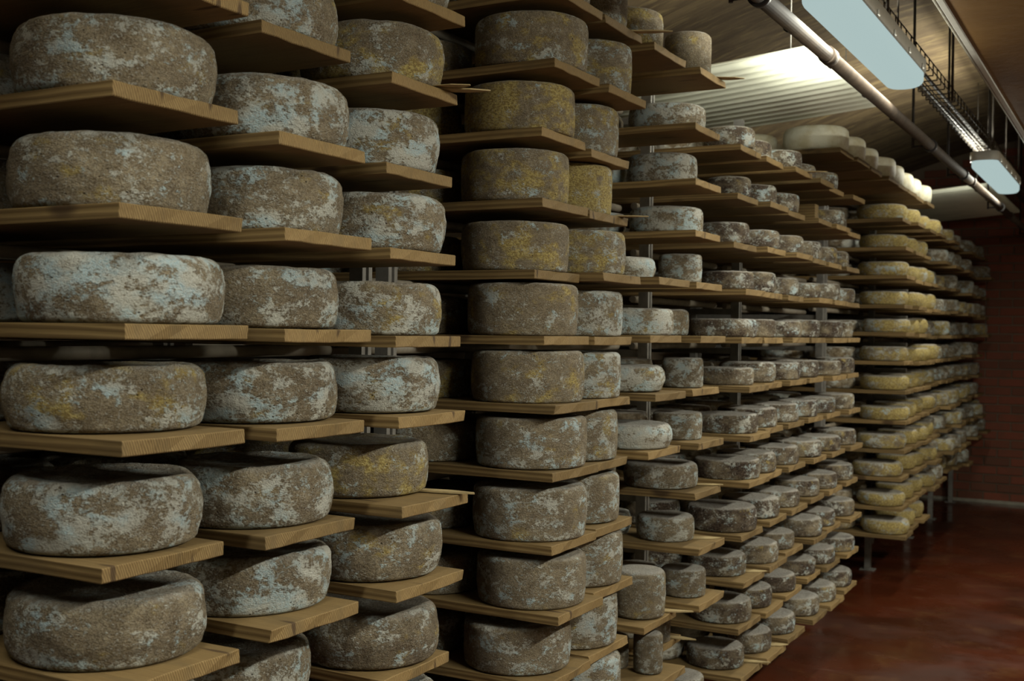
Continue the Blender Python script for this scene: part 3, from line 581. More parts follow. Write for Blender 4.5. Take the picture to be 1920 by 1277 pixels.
def brick_material():
    m = N('red_brick')
    oi = m.n('ShaderNodeObjectInfo')
    v = m.coords((1,1,1), 6.0)
    a = m.noise(v, 9.0, 5.0, 0.65)
    col = m.mix(m.ramp(oi.outputs['Random'], 0.0, 1.0), (0.20, 0.060, 0.035), (0.135, 0.055, 0.034))
    col = m.mix(m.math('MULTIPLY', m.ramp(a, 0.45, 0.7), 0.5), col, (0.10, 0.055, 0.035))
    return m.finish(col, 0.9, m.bump(a, 0.4, 0.01))
BRICK = brick_material()

# ------------------------------------------------------------------ the room
X_BACK, X_RIGHT, Y_BACK, Y_END = -3.15, 3.1, -5.6, 12.3
obj('floor', box_mesh('floor', X_BACK-0.2, X_RIGHT+0.2, Y_BACK-0.2, Y_END+0.2, -0.2, 0.0), FLOOR, kind='structure')
obj('wall_left', box_mesh('wall_left', X_BACK-0.2, X_BACK, Y_BACK, Y_END, 0, 3.6), DARKWALL, kind='structure')
obj('wall_right', box_mesh('wall_right', X_RIGHT, X_RIGHT+0.2, Y_BACK, Y_END, 0, 3.9), PALEWALL, kind='structure')
obj('wall_back', box_mesh('wall_back', X_BACK, X_RIGHT, Y_BACK-0.2, Y_BACK, 0, 3.9), DARKWALL, kind='structure')
wall_end = obj('wall_end', box_mesh('wall_end', X_BACK, X_RIGHT, Y_END, Y_END+0.2, 0, 3.9), MORTAR, kind='structure')

def ceil_z(x):
    return 3.70 - (x - 0.0)**2 / 13.0
bm = bmesh.new()
prev = None
nx = 24
for i in range(nx+1):
    x = X_BACK - 0.2 + (X_RIGHT + 0.4 - X_BACK) * i / nx
    cur = [bm.verts.new((x, y, ceil_z(x) + dz)) for y in (Y_BACK-0.2, Y_END+0.2) for dz in (0.0, 0.15)]
    if prev:
        bm.faces.new((prev[0], prev[2], cur[2], cur[0])); bm.faces.new((prev[1], cur[1], cur[3], prev[3]))
    prev = cur
bmesh.ops.recalc_face_normals(bm, faces=bm.faces)
obj('ceiling', bm_mesh(bm, 'ceiling'), CEIL, kind='structure')

# end wall bricks: running bond, each brick its own piece
BL, BH = 0.245, 0.0875
bx0 = -1.72
brick_me = box_mesh('brick', -(BL-0.012)/2, (BL-0.012)/2, -0.014, 0.012, -(BH-0.013)/2, (BH-0.013)/2, 0.003)
rest = bmesh.new()
course = 0
z = 0.02 + BH/2
cnt = 0
while z < 3.62:
    off = 0.0 if course % 2 == 0 else BL/2
    x = X_BACK + BL/2 + off
    while x < X_RIGHT - BL/2:
        dy = rng.uniform(-0.003, 0.003)
        if z + BH/2 < ceil_z(x - BL/2) and z + BH/2 < ceil_z(x + BL/2):
            if -2.02 < x < -0.25 and cnt < 300 and z < 3.45:
                o = obj('brick', brick_me, BRICK, wall_end, (x, Y_END - 0.004 + dy, z)); cnt += 1
            else:
                w = (BL-0.012)/2; hh = (BH-0.013)/2
                add_box(rest, x-w, x+w, Y_END-0.016+dy, Y_END+0.01, z-hh, z+hh)
        x += BL
    z += BH
    course += 1
obj('brickwork', bm_mesh(rest, 'brickwork'), BRICK, wall_end, kind='stuff')
obj('baseboard_end', box_mesh('baseboard_end', X_BACK, X_RIGHT, Y_END-0.035, Y_END-0.017, 0.0, 0.03), TRIMM, kind='structure')

# boxed soffit on the other side of the aisle, with its metal edge strip
sof = empty('ceiling_soffit', (0.5, 3.0, 2.80), kind='structure')
def loc_box(name, x0, x1, y0, y1, z0, z1, org, bevel=0.0, seg=1):
    return box_mesh(name, x0-org[0], x1-org[0], y0-org[1], y1-org[1], z0-org[2], z1-org[2], bevel, seg)
SO = (0.5, 3.0, 2.80)
obj('soffit_panel', loc_box('soffit_panel', -0.655, 0.62, Y_BACK+0.01, Y_END-0.05, 2.80, 3.25, SO), PLASTER, sof)
obj('edge_strip', loc_box('edge_strip', -0.668, -0.655, Y_BACK+0.01, Y_END-0.05, 2.792, 2.830, SO, 0.004), TRIMM, sof)
obj('edge_flange', loc_box('edge_flange', -0.655, -0.632, Y_BACK+0.01, Y_END-0.05, 2.792, 2.800, SO, 0.002), HOUSING, sof)

# ------------------------------------------------------------------ cheese wheels
def wheel_profile(style, a, n):
    """(r, z) pairs for radius 1 and height a, from bottom centre over the side to top centre"""
    if style == 'broad':   bulge, er, base, sink = 0.075, 0.24*a, 0.900, 0.045
    elif style == 'tall':  bulge, er, base, sink = 0.028, 0.13*a, 0.955, 0.010
    elif style == 'flat':  bulge, er, base, sink = 0.035, 0.22*a, 0.950, 0.008
    elif style == 'fresh': bulge, er, base, sink = 0.045, 0.24*a, 0.930, 0.000
    else:                  bulge, er, base, sink = 0.150, 0.34*a, 0.860, 0.005
    top = base + (0.010 if style in ('tall', 'fresh') else 0.0)
    pts = [(0.0, 0.0), (0.5, 0.0), (base-0.10, 0.0)]
    def side(v):
        return base + (top-base)*v + bulge*math.sin(math.pi*min(max(v, 0), 1))**0.8
    er0 = er*0.55
    for i in range(5):
        t = math.pi/2*i/4
        v = (er0*(1-math.cos(t)))/a
        pts.append((side(er0/a) - er0 + er0*math.sin(t) if i < 4 else side(er0/a), er0*(1-math.cos(t))))
    for i in range(1, n):
        zz = er0 + (a - er - er0)*i/n
        pts.append((side(zz/a), zz))
    rs = side((a-er)/a)
    for i in range(7):
        t = math.pi/2*i/6
        pts.append((rs - er + er*math.cos(t), a - er + er*math.sin(t)))
    pts += [((rs-er)*0.92, a - sink*0.25*a*2), ((rs-er)*0.75, a - sink*0.7), ((rs-er)*0.4, a - sink), (0.0, a - sink)]
    return pts

def wheel_mesh(name, style, a, seed, seg=72, n=9, amp=1.0):
    prof = wheel_profile(style, a, n)
    off = Vector((seed*7.13, seed*3.71, seed*1.37))
    squash = 1.0 + 0.02*math.sin(seed*2.1)
    lo_amp = {'broad': 0.030, 'tall': 0.014, 'flat': 0.016, 'round': 0.022, 'fresh': 0.012}[style]*amp
    hi_amp = {'broad': 0.011, 'tall': 0.007, 'flat': 0.008, 'round': 0.008, 'fresh': 0.003}[style]*amp
    vs, fs = [], []
    rings = []
    for (r, z) in prof:
        if r < 1e-6:
            rings.append([len(vs)]); vs.append((0.0, 0.0, z)); continue
        ring = []
        for i in range(seg):
            th = 2*math.pi*i/seg
            c, s = math.cos(th), math.sin(th)
            p = Vector((c*r, s*r, z))
            f = min(1.0, z/(0.12*a))              # the foot stays flat on its board
            d = lo_amp*noise.noise(p*2.1 + off) + hi_amp*noise.noise(p*9.0 + off) + 0.5*hi_amp*noise.noise(p*23.0 + off)
            dr = d*(0.35 + 0.65*f)
            dz = (0.6*lo_amp*noise.noise(p*2.6 - off) + 0.7*hi_amp*noise.noise(p*8.0 - off))*f*(z/a)
            ring.append(len(vs))
            vs.append((c*(r+dr)*squash, s*(r+dr)/squash, max(0.0, z + dz)))
        rings.append(ring)
    for A, B in zip(rings, rings[1:]):
        for i in range(seg):
            j = (i+1) % seg
            if len(A) == 1: fs.append((A[0], B[j], B[i]))
            elif len(B) == 1: fs.append((A[i], A[j], B[0]))
            else: fs.append((A[i], A[j], B[j], B[i]))
    me = bpy.data.meshes.new(name)
    me.from_pydata(vs, [], fs)
    me.polygons.foreach_set('use_smooth', [True]*len(me.polygons))
    me.update()
    return me

FACES = {  # (column, level): what sets the wheel apart
    (1,3): 'broad grey wheel on the topmost board of the broad-wheel column farthest from the posts',
    (1,2): 'broad grey-brown wheel with pitted speckled rind, above the plainest broad wheel',
    (1,1): 'broad grey-brown wheel, evenly speckled, under the pitted broad wheel',
    (1,0): 'broad bulging wheel with bright blue-white mould patches over most of its side',
    (1,-1): 'broad wheel with an ochre-stained rim, under the brightest blue-white broad wheel',
    (1,-2): 'broad wheel with wide pale blue bloom, under the ochre-rimmed broad wheel',
    (1,-3): 'broad grey wheel with lumpy rim and deeply shaded top, under the pale-bloomed wheel',
    (1,-4): 'broad grey wheel, lowest in the column under the lumpy-rimmed wheel',
    (2,4): 'thick white-flecked wheel at the top of the middle broad-wheel column',
    (2,3): 'thick white-flecked wheel above the frosted wheel in the middle broad-wheel column',
    (2,2): 'thick wheel frosted blue-white along its upper side, middle broad-wheel column',
    (2,1): 'thick greyish-green wheel next to the evenly speckled broad wheel',
    (2,0): 'thick dark wheel with white clusters beside the brightest blue-white broad wheel',
    (2,-1): 'thick dark wheel with pale flecks beside the ochre-rimmed broad wheel',
    (2,-2): 'thick wheel with frosted upper edge beside the pale-bloomed broad wheel',
    (2,-3): 'thick heavily frosted wheel beside the lumpy-rimmed broad wheel',
    (2,-4): 'thick frosted wheel, lowest in the middle broad-wheel column',
    (3,4): 'ochre-brown wheel topmost in the column beside the two bare posts',
    (3,3): 'ochre-brown wheel on a board with splintered wooden slips at its end',
    (3,2): 'whitest wheel of the column beside the two bare posts, blue-white blotches',
    (3,1): 'wheel with blue-white centre patch, directly under the whitest wheel by the posts',
    (3,0): 'wheel with ochre upper rim and white clusters, level with the bare post heads',
    (3,-1): 'blue-white marbled wheel in the column by the posts, above a plain ochre one',
    (3,-2): 'ochre-grey wheel with smooth rim and a pale slip beside it',
    (3,-3): 'brown-grey wheel under the ochre-grey wheel with the pale slip',
    (3,-4): 'dark brown-grey wheel, second below the ochre-grey wheel with the pale slip',
    (3,-5): 'dark wheel at the foot of the column beside the two bare posts',
    (4,5): 'tall wheel on the topmost board of the column past the bare posts',
    (4,4): 'tall brown wheel speckled with ochre, second board of the column past the posts',
    (4,3): 'tall ochre-brown wheel, darkest yellow of the column past the bare posts',
    (4,2): 'tall ochre-brown wheel with paler foot beside the bright yellow tall wheel',
    (4,1): 'tall smooth brown wheel with a pale band along its foot',
    (4,0): 'tall brown wheel with raised white mould pimples',
    (4,-1): 'tall brown wheel with yellow streaks, under the pimpled wheel',
    (4,-2): 'tall purplish-brown wheel with shaded top, under the yellow-streaked wheel',
    (4,-3): 'tall mottled brown wheel between two purplish-brown wheels of its column',
    (4,-4): 'tall purplish-brown wheel with reddish top edge',
    (4,-5): 'tall dark wheel with grey smears, under the wheel with reddish top edge',
    (4,-6): 'tall wheel at the foot of the column past the bare posts',
    (5,2): 'tall bright yellow-ochre wheel, yellowest of the tall wheels',
    (5,3): 'tall grey wheel with yellow foot directly above the yellowest tall wheel',
    (5,1): 'tall brown wheel with yellow shoulder directly under the yellowest tall wheel',
    (5,0): 'tall blue-white marbled wheel beside the pimpled tall wheel',
    (5,-1): 'tall pale grey wheel with yellow upper edge',
    (5,4): 'tall grey wheel with ochre flecks beside the second tall wheel from the top',
    (6,5): 'tall grey wheel with yellow mould on top, on the highest board',
    (7,5): 'plain grey-brown barrel-shaped wheel at the end of the highest board',
    (6,1): 'small plain white flat wheel next to a taller grey wheel',
    (7,1): 'tall whitish-grey wheel with a notch in its rim beside the plain white one',
    (6,0): 'white and yellow mottled wheel with a wavy rim',
    (6,-1): 'rounded white wheel with yellow and brown side, on a knotty board',
    (6,-2): 'rounded snow-white wheel with a small brown patch',
    (7,-1): 'small tall wheel, half dark brown and half white',
    (7,-2): 'small bulging grey wheel with wrinkled shoulder behind the snow-white one',
    (7,4): 'white wheel with brown freckles on the upper board near the corrugated sheet',
    (7,3): 'white wheel with brown freckles, middle one of three stacked boards',
    (7,2): 'white wheel with brown freckles and yellow tint, lowest of three alike',
    (7,-3): 'flat wide grey wheel with fine brown speckle and a pale slip beside it',
    (7,-4): 'small grey-blue wheel standing alone on a wide board',
    (6,-5): 'tall drum-shaped grey wheel on a yellowish board',
    (8,-2): 'flat wheel, half dark brown and half frosted white',
    (8,0): 'long flat dark wheel with scattered white spots next to an empty board end',
}
ORD = ['lowest', 'second', 'third', 'fourth', 'fifth', 'sixth', 'seventh', 'eighth', 'ninth', 'tenth', 'eleventh', 'twelfth', 'thirteenth']
LEVELS = {}
for _b in BOARDS:
    LEVELS.setdefault(_b[0], []).append(_b[1])
for _c in LEVELS:
    LEVELS[_c].sort()
COLUMN = {5: 'second column of tall wheels', 6: 'narrow column beside the tall wheels', 7: 'column between the tall and the spotted wheels'}
for _i, _o in enumerate(['first', 'second', 'third', 'fourth', 'fifth', 'last']):
    COLUMN[8+_i] = _o + ' column of spotted wheels'
for _i, _o in enumerate(['first', 'second', 'third', 'fourth']):
    COLUMN[14+_i] = _o + ' column of yellow wheels'
for _i, _o in enumerate(['first', 'second', 'third', 'fourth', 'fifth', 'sixth', 'seventh', 'eighth']):
    COLUMN[18+_i] = _o + ' grey column past the yellow wheels'
def place(c, k):
    if c >= 30:
        n = c - 30
        return ['board nearest', 'second board', 'third board', 'fourth board', 'fifth board', 'sixth board', 'seventh board', 'eighth board'][n] + ' of the top shelf from its spotted-wheel end' if n else 'top-shelf board at its spotted-wheel end'
    if c == 5:                                   # counted down from the top, its foot is low and hidden
        n = len(LEVELS[c]) - 1 - LEVELS[c].index(k)
        return (['topmost'] + ORD[1:])[n] + (' board down in the ' if n else ' board in the ') + COLUMN[c]
    n = LEVELS[c].index(k)
    return ORD[n] + (' board up in the ' if n else ' board in the ') + COLUMN[c]
def wheel_text(c, k, style):
    if (c, k) in FACES:
        return FACES[(c, k)], None
    if c == 5: return 'tall grey-brown wheel, ' + place(c, k), 'tall grey wheels in the second tall column'
    if c in (6, 7): return 'grey mottled wheel, ' + place(c, k), 'grey wheels past the tall columns'
    if c <= 13: return 'flat dark spotted wheel, ' + place(c, k), 'flat spotted wheels'
    if c == 14: return 'flat yellow-brown wheel, ' + place(c, k), 'first column of yellow wheels'
    if c <= 17: return 'rounded yellow wheel, ' + place(c, k), 'bright yellow wheels'
    if c >= 30: return 'cream-white fresh wheel, ' + place(c, k), 'fresh white wheels on the top shelf'
    return 'small greyish wheel, ' + place(c, k), 'grey wheels past the yellow ones'

cache = {}
deep_stuff_v, deep_stuff_f = [], []
def low_wheel(x, y, z, R, H):
    seg = 20
    z += 0.0012; H -= 0.004
    prof = [(0.9, 0), (1.0, 0.3), (1.0, 0.7), (0.93, 0.97), (0.8, 1.0)]
    b0 = len(deep_stuff_v)
    for (r, h) in prof:
        for i in range(seg):
            t = 2*math.pi*i/seg
            deep_stuff_v.append((x + math.cos(t)*r*R, y + math.sin(t)*r*R, z + h*H))
    for q in range(len(prof)-1):
        for i in range(seg):
            j = (i+1) % seg
            deep_stuff_f.append((b0+q*seg+i, b0+q*seg+j, b0+(q+1)*seg+j, b0+(q+1)*seg+i))
    deep_stuff_f.append(tuple(b0+(len(prof)-1)*seg+i for i in range(seg)))
    deep_stuff_f.append(tuple(b0+i for i in reversed(range(seg))))

seed = 1
for (c, k, style, x, y, z, R, H, bl, oc, dk) in WHEELS:
    seed += 1
    a = H / R
    if c <= 5 or (c, k) in FACES:
        me = wheel_mesh('wheel', style, a, seed, 128 if c <= 3 else 96, 16 if c <= 3 else 12)
        sz = R
    else:
        q = (style, round(a*8)/8, seed % 4)
        if q not in cache:
            cache[q] = wheel_mesh('wheel', style, q[1], len(cache)+50, 64, 8)
        me = cache[q]
        sz = R*a/q[1]
    label, group = wheel_text(c, k, style)
    mat = FRESH if style == 'fresh' else (RIND_SMALL if c >= 6 else RIND)
    o = obj('cheese_wheel', me, mat, None, (x, y, z), label, 'cheese', group)
    o.scale = (R, R, sz)
    o.rotation_euler = (0, 0, rng.uniform(0, 6.283))
    o.color = (bl*0.88, oc, dk, 1.0)
    # wheels further in on the same board
    x2 = x - 2.0*R - rng.uniform(0.015, 0.05)
    a2 = min(H, 0.106)/R; H2 = min(H, 0.106)
    if c <= 13 or c >= 30:
        if rng.random() < 0.97:
            if c <= 5 or c in (6, 8) and -6 <= k <= 2 or c >= 30:
                q = ('broad' if c <= 3 else style, round(a2*8)/8, (seed+1) % 4)
                if q not in cache:
                    cache[q] = wheel_mesh('wheel', q[0], q[1], len(cache)+50, 64, 8)
                R2 = R*rng.uniform(0.93, 1.0)
                if c <= 4:
                    n = len(LEVELS[c]) - 1 - LEVELS[c].index(k)
                    lb = 'shadowed wheel set further in, ' + (['topmost'] + ORD[1:])[n] + ' board down in the ' + ['', 'first broad-wheel column', 'middle broad-wheel column', 'broad-wheel column by the posts', 'first tall-wheel column'][c]
                elif c >= 30:
                    lb = 'shadowed cream wheel set further in, ' + ('end of the top shelf over spotted wheels' if c == 30 else place(c, k).split(' of')[0] + ' of the top shelf')
                else:
                    lb = 'shadowed wheel set further in, ' + place(c, k)
                gp = 'wheels set further in'
                o2 = obj('cheese_wheel', cache[q], mat, None, (x2, y, z), lb, 'cheese', gp)
                o2.scale = (R2, R2, R*a2/q[1]); o2.color = (bl*0.9, oc, dk, 1); o2.rotation_euler = (0, 0, rng.uniform(0, 6.28))
            else:
                low_wheel(x2, y, z, R*0.97, H2*0.95)
            low_wheel(x2 - 2*R - 0.03, y, z, R*0.95, H2*0.95)
    else:
        low_wheel(x2, y, z, R*0.97, H2*0.95)
        low_wheel(x2 - 2*R - 0.03, y, z, R*0.95, H2*0.95)
me = bpy.data.meshes.new('deep_wheels')
me.from_pydata(deep_stuff_v, [], deep_stuff_f)
me.polygons.foreach_set('use_smooth', [True]*len(me.polygons))
o = obj('deep_cheese_rows', me, RIND_SMALL, None, None, 'rows of shadowed cheese wheels deep inside the racks', 'cheese', kind='stuff')
o.color = (0.5, 0.15, 0.4, 1)

# ------------------------------------------------------------------ shelf boards
TH = 0.024
LEN = 1.22
def board_mesh(i):
    r = random.Random(100+i)
    bm = bmesh.new()
    nxs, nys = 14, 6
    cup = r.uniform(-0.0022, 0.0012); bow = r.uniform(-0.002, 0.002)
    grid = {}
    for s in (0, 1):
        for a in range(nxs+1):
            for b in range(nys+1):
                u, v = a/nxs, b/nys - 0.5
                x = -LEN*u + (r.uniform(-0.003, 0.003) if a in (0,) else 0.0)
                y = v
                z = (0.0 if s else -TH) + cup*(1-(2*v)**2)*0.6 - abs(cup)*0.6 + bow*math.sin(math.pi*u*1.5)*0.3 - 0.0006
                z += 0.0010*noise.noise(Vector((u*9, v*6, i*3.3 + s)))*(1.6 if s == 0 else 0.4)
                if b in (0, nys): y += 0.006*noise.noise(Vector((u*7, i*5.1, v*9)))
                if s and z > 0: z = 0.0
                grid[s, a, b] = bm.verts.new((x, y, z))
    for a in range(nxs):
        for b in range(nys):
            bm.faces.new((grid[1,a,b], grid[1,a,b+1], grid[1,a+1,b+1], grid[1,a+1,b]))
            bm.faces.new((grid[0,a,b], grid[0,a+1,b], grid[0,a+1,b+1], grid[0,a,b+1]))
    for a in range(nxs):
        for b in (0, nys):
            q = (grid[0,a,b], grid[1,a,b], grid[1,a+1,b], grid[0,a+1,b])
            bm.faces.new(q if b == 0 else tuple(reversed(q)))
    for b in range(nys):
        for a in (0, nxs):
            q = (grid[0,a,b], grid[0,a,b+1], grid[1,a,b+1], grid[1,a,b])
            bm.faces.new(q if a == 0 else tuple(reversed(q)))
    bmesh.ops.recalc_face_normals(bm, faces=bm.faces)
    sharp = [e for e in bm.edges if len(e.link_faces) == 2 and e.calc_face_angle() > 0.9]
    bmesh.ops.bevel(bm, geom=sharp, offset=0.0016, segments=1, affect='EDGES')
    return bm_mesh(bm, 'board')
BOARD_MESHES = [board_mesh(i) for i in range(10)]
def board_text(c, k):
    if c >= 30: return 'wooden ' + place(c, k), 'top-shelf boards'
    return 'rough wooden ' + place(c, k), 'shelf boards'
BSHORT = {1: 'broad-wheel column farthest from the bare posts', 2: 'middle column of broad wheels', 3: 'broad-wheel column beside the bare posts', 4: 'first column of tall wheels past the posts'}
for (c, k, X, Y0, Y1, z) in BOARDS:
    t = board_text(c, k) if c > 4 else None
    if c <= 4 and (c, k) in FACES and len(FACES[(c, k)].split()) <= 12:
        t = ('shelf board under the ' + FACES[(c, k)], 'shelf boards')
    if t is None:
        s = BSHORT.get(c, 'second column of tall wheels')
        n = len(LEVELS[c]) - 1 - LEVELS[c].index(k)
        t = ('wooden shelf board, ' + (['topmost'] + ORD[1:])[n] + ' down in the ' + s, 'shelf boards')
    me = BOARD_MESHES[rng.randrange(10)]
    if not me.materials: me.materials.append(WOOD)
    o = obj('shelf_board', me, WOOD, None, (X, (Y0+Y1)/2, z), t[0], 'board', t[1])
    o.scale = (1, Y1-Y0, 1)
    o.rotation_euler = (0, 0, rng.uniform(-0.012, 0.012))

# ------------------------------------------------------------------ steel rack: posts, arms and rail tubes
FR = [1.06, 2.36, 4.14, 5.26, 6.87, 8.277, 9.777, 10.90, 12.10]
XP, XR1, XR2, XB = -1.715, -1.80, -2.42, -2.50
def channel(name, h):
    bm = bmesh.new()
    prof = [(-0.02,-0.02),(0.02,-0.02),(0.02,-0.006),(0.008,-0.006),(0.008,0.006),(0.02,0.006),(0.02,0.02),(-0.02,0.02)]
    lo = [bm.verts.new((x,y,0)) for x,y in prof]; hi = [bm.verts.new((x,y,h)) for x,y in prof]
    for i in range(8):
        j = (i+1) % 8
        bm.faces.new((lo[i], lo[j], hi[j], hi[i]))
    bm.faces.new(hi); bm.faces.new(list(reversed(lo)))
    bmesh.ops.recalc_face_normals(bm, faces=bm.faces)
    return bm_mesh(bm, name)
POST = channel('post', 2.66)
FOOT = box_mesh('foot_plate', -0.05, 0.05, -0.04, 0.04, 0, 0.008, 0.001)
def gusset_mesh():
    bm = bmesh.new()
    pts = [(0.02, 0.0)] + [(0.02 + 0.10*(1-math.cos(t)) , -0.10*(1-math.sin(t)) ) for t in [math.pi/2*i/6 for i in range(7)]]
    outline = [(0.0, 0.0), (0.12, 0.0)] + [(0.12-0.105*math.sin(t), -0.105*(1-math.cos(t))) for t in [math.pi/2*i/6 for i in range(7)]] + [(0.0, -0.105)]
    f = bm.faces.new([bm.verts.new((x, -0.004, z)) for x, z in outline])
    r = bmesh.ops.extrude_face_region(bm, geom=[f])
    bmesh.ops.translate(bm, verts=[v for v in r['geom'] if isinstance(v, bmesh.types.BMVert)], vec=(0, 0.008, 0))
    bmesh.ops.recalc_face_normals(bm, faces=bm.faces)
    return bm_mesh(bm, 'gusset')
GUSSET = gusset_mesh()
ARM_LONG = box_mesh('arm', 0, 0.22, -0.014, 0.014, -0.028, 0, 0.002)
BAR = box_mesh('cross_bar', 0.02, XP-XB-0.02, -0.012, 0.012, -0.028, 0, 0.002)
RT = 0.014
def level_rail(ya, yb, k):
    zs = [b[5] for b in BOARDS if b[1] == k and (b[3]+b[4])/2 > ya-0.05 and (b[3]+b[4])/2 < yb+0.05]
    return (min(zs) - TH - 0.003 - RT) if zs else None
post_text = ['galvanised rack frame behind the broad wheels', 'galvanised rack frame showing two bare posts in the gap past the broad wheels',
             'galvanised rack frame half hidden behind the tall wheels', 'galvanised rack frame behind the flat spotted wheels',
             'galvanised rack frame in the gap before the yellow wheels', 'galvanised rack frame with curved arm brackets behind the yellow wheels',
             'galvanised rack frame behind the grey wheels past the yellow ones', 'galvanised rack frame two frames short of the brick wall', 'galvanised rack frame closest to the brick wall']
for i, yf in enumerate(FR):
    t = empty('rack_frame', (XP, yf, 0), post_text[i], 'rack frame')
    if STEEL.name not in [m.name for m in POST.materials]: POST.materials.append(STEEL)
    ys = (-0.055, 0.055) if i == 1 else (-0.032, 0.032) if i == 4 else (0.0,)
    for dy in ys:
        p = obj('post', POST, STEEL, t, (0, dy, 0)); obj('foot_plate', FOOT, STEEL, p, (0, 0, 0))
        p = obj('post', POST, STEEL, t, (XB-XP, dy, 0)); obj('foot_plate', FOOT, STEEL, p, (0, 0, 0))
    ya = FR[i-1] if i > 0 else yf-1.4
    yb = FR[i+1] if i+1 < len(FR) else yf+1.0
    for k in range(-7, 6):
        zz = [z for z in (level_rail(ya, yf, k), level_rail(yf, yb, k)) if z is not None]
        if not zz: continue
        zarm = min(zz) - RT
        if i == 5:
            a = obj('arm', ARM_LONG, STEEL, t, (0.021, ys[0], zarm))
            obj('gusset', GUSSET, STEEL, a, (0.0, 0, -0.028))
        obj('cross_bar', BAR, STEEL, t, (XB-XP, ys[0], zarm))
for i in range(-1, len(FR)-1):
    ya = FR[i] if i >= 0 else -0.35
    yb = FR[i+1]
    d = 0.075
    for k in range(-7, 6):
        z = level_rail(ya, yb, k)
        if z is None: continue
        L = yb - ya - 2*d
        key = ('rail', round(L, 3))
        if key not in cache: cache[key] = tube_mesh('rail_tube', (0, 0, 0), (0, L, 0), RT, 14)
        nm = ['behind the broad wheels', 'behind the broad wheels', 'behind the tall wheels', 'behind the mixed white wheels', 'behind the flat spotted wheels',
              'in the gap before the yellow wheels', 'behind the yellow wheels', 'behind the grey wheels past the yellow ones', 'beside the brick wall'][i+1]
        for xr in (XR1, XR2):
            lb = ('front' if xr == XR1 else 'rear') + ' grey rail tube, ' + ORD[k+7] + ' level up, ' + nm
            if i == -1: lb = lb.replace('behind the broad wheels', 'short of the broad wheels')
            obj('rail_tube', cache[key], TUBE, None, (xr, ya+d, z), lb, 'rail', 'rail tubes')

# ------------------------------------------------------------------ ceiling fittings
LX0, LX1, LZ, LL = -0.993, -0.826, 2.68, 1.44
def rounded_box(name, x0, x1, y0, y1, z0, z1, rv, rz):
    """long tray shape: rounded corners in plan, lower edge rolled in by rz"""
    bm = bmesh.new()
    levels = [(z1, 0.0), (z0+rz, 0.0)] + [(z0+rz*(1-math.sin(t)), rz*(1-math.cos(t))) for t in [math.pi/2*q/5 for q in range(1, 6)]]
    rings = []
    for z, ins in levels:
        ring = []
        r = max(rv-ins*0.5, 0.01)
        for cx, cy, a0 in ((x1-ins-r, y1-ins-r, 0), (x0+ins+r, y1-ins-r, 90), (x0+ins+r, y0+ins+r, 180), (x1-ins-r, y0+ins+r, 270)):
            for q in range(7):
                a = math.radians(a0 + 15*q)
                ring.append(bm.verts.new((cx + r*math.cos(a), cy + r*math.sin(a), z)))
        rings.append(ring)
    for A, B in zip(rings, rings[1:]):
        for q in range(len(A)):
            p = (q+1) % len(A)
            f = bm.faces.new((A[q], A[p], B[p], B[q])); f.smooth = True
    bm.faces.new(rings[0]); bm.faces.new(list(reversed(rings[-1])))
    bmesh.ops.recalc_face_normals(bm, faces=bm.faces)
    return bm_mesh(bm, name)
W2 = (LX1-LX0)/2
HOUS = rounded_box('housing', -W2, W2, -LL/2, LL/2, 0.0, 0.055, 0.055, 0.008)
DIFF = rounded_box('diffuser', -W2+0.006, W2-0.006, -LL/2+0.006, LL/2-0.006, -0.055, 0.0, 0.065, 0.03)
CLIP = box_mesh('clip', -0.004, 0.004, -0.012, 0.012, 0.006, 0.026, 0.002)
LUG = box_mesh('lug', -0.008, 0.008, -0.008, 0.008, -0.004, 0.002, 0.002)
lamp_lab = {-0.40: 'long fluorescent lamp above the broad wheels',
            3.58: 'long lit fluorescent lamp with white diffuser beside the first corrugated sheet', 7.54: 'lit fluorescent lamp with white diffuser beside the second corrugated sheet'}
def lamp_light(t, nm, loc, rot, sx, sy, watts):
    l = bpy.data.lights.new(nm, 'AREA')
    l.shape = 'RECTANGLE'; l.size = sx; l.size_y = sy
    l.energy = watts; l.color = LAMP_COLOUR
    o = bpy.data.objects.new(nm, l)
    COLL.objects.link(o); o.parent = t; o.location = loc; o.rotation_euler = rot
for side, lx in ((0, (LX0+LX1)/2), (1, 0.95)):
    for y0 in ((-0.40, 3.58, 7.54) if side == 0 else (1.15, 5.10)):
        lab = lamp_lab[y0] if side == 0 else 'fluorescent lamp beyond the boxed soffit, opposite the ' + ('broad wheels' if y0 < 3 else 'spotted wheels')
        t = empty('fluorescent_lamp', (lx, y0+LL/2, LZ+0.055), lab, 'lamp', None if side == 0 else 'second row of lamps')
        obj('housing', HOUS, HOUSING, t); obj('diffuser', DIFF, DIFFUSER, t)
        for q in range(5):
            for s in (-1, 1):
                obj('clip', CLIP, HOUSING, t, (s*(W2+0.003), -LL/2+0.14+q*(LL-0.28)/4, -0.004))
        for s in (-1, 1):
            obj('hanger_rod', tube_mesh('hanger_rod', (0, s*0.5, 0.055), (0, s*0.5, ceil_z(lx)-LZ-0.05), 0.004, 8), WIRE, t)
        down, flank = (LAMP_DOWN, LAMP_SIDE) if side == 0 else (SECOND_DOWN, SECOND_SIDE)
        lamp_light(t, 'tube_light', (0, 0, -0.058), (0, 0, 0), 2*W2-0.06, LL-0.1, down)
        lamp_light(t, 'tube_light', (W2+0.001, 0, -0.03), (0, -math.pi/2, 0), 0.04, LL-0.1, flank)
        lamp_light(t, 'tube_light', (-W2-0.001, 0, -0.03), (0, math.pi/2, 0), 0.04, LL-0.1, flank)
        if side == 0:
            lamp_light(t, 'tube_light', (-W2-0.022, 0, 0.0), (0, math.radians(160), 0), 0.03, LL-0.1, SHEET_UPLIGHT)  # added uplight outside the housing, brightens the corrugated sheet and ceiling

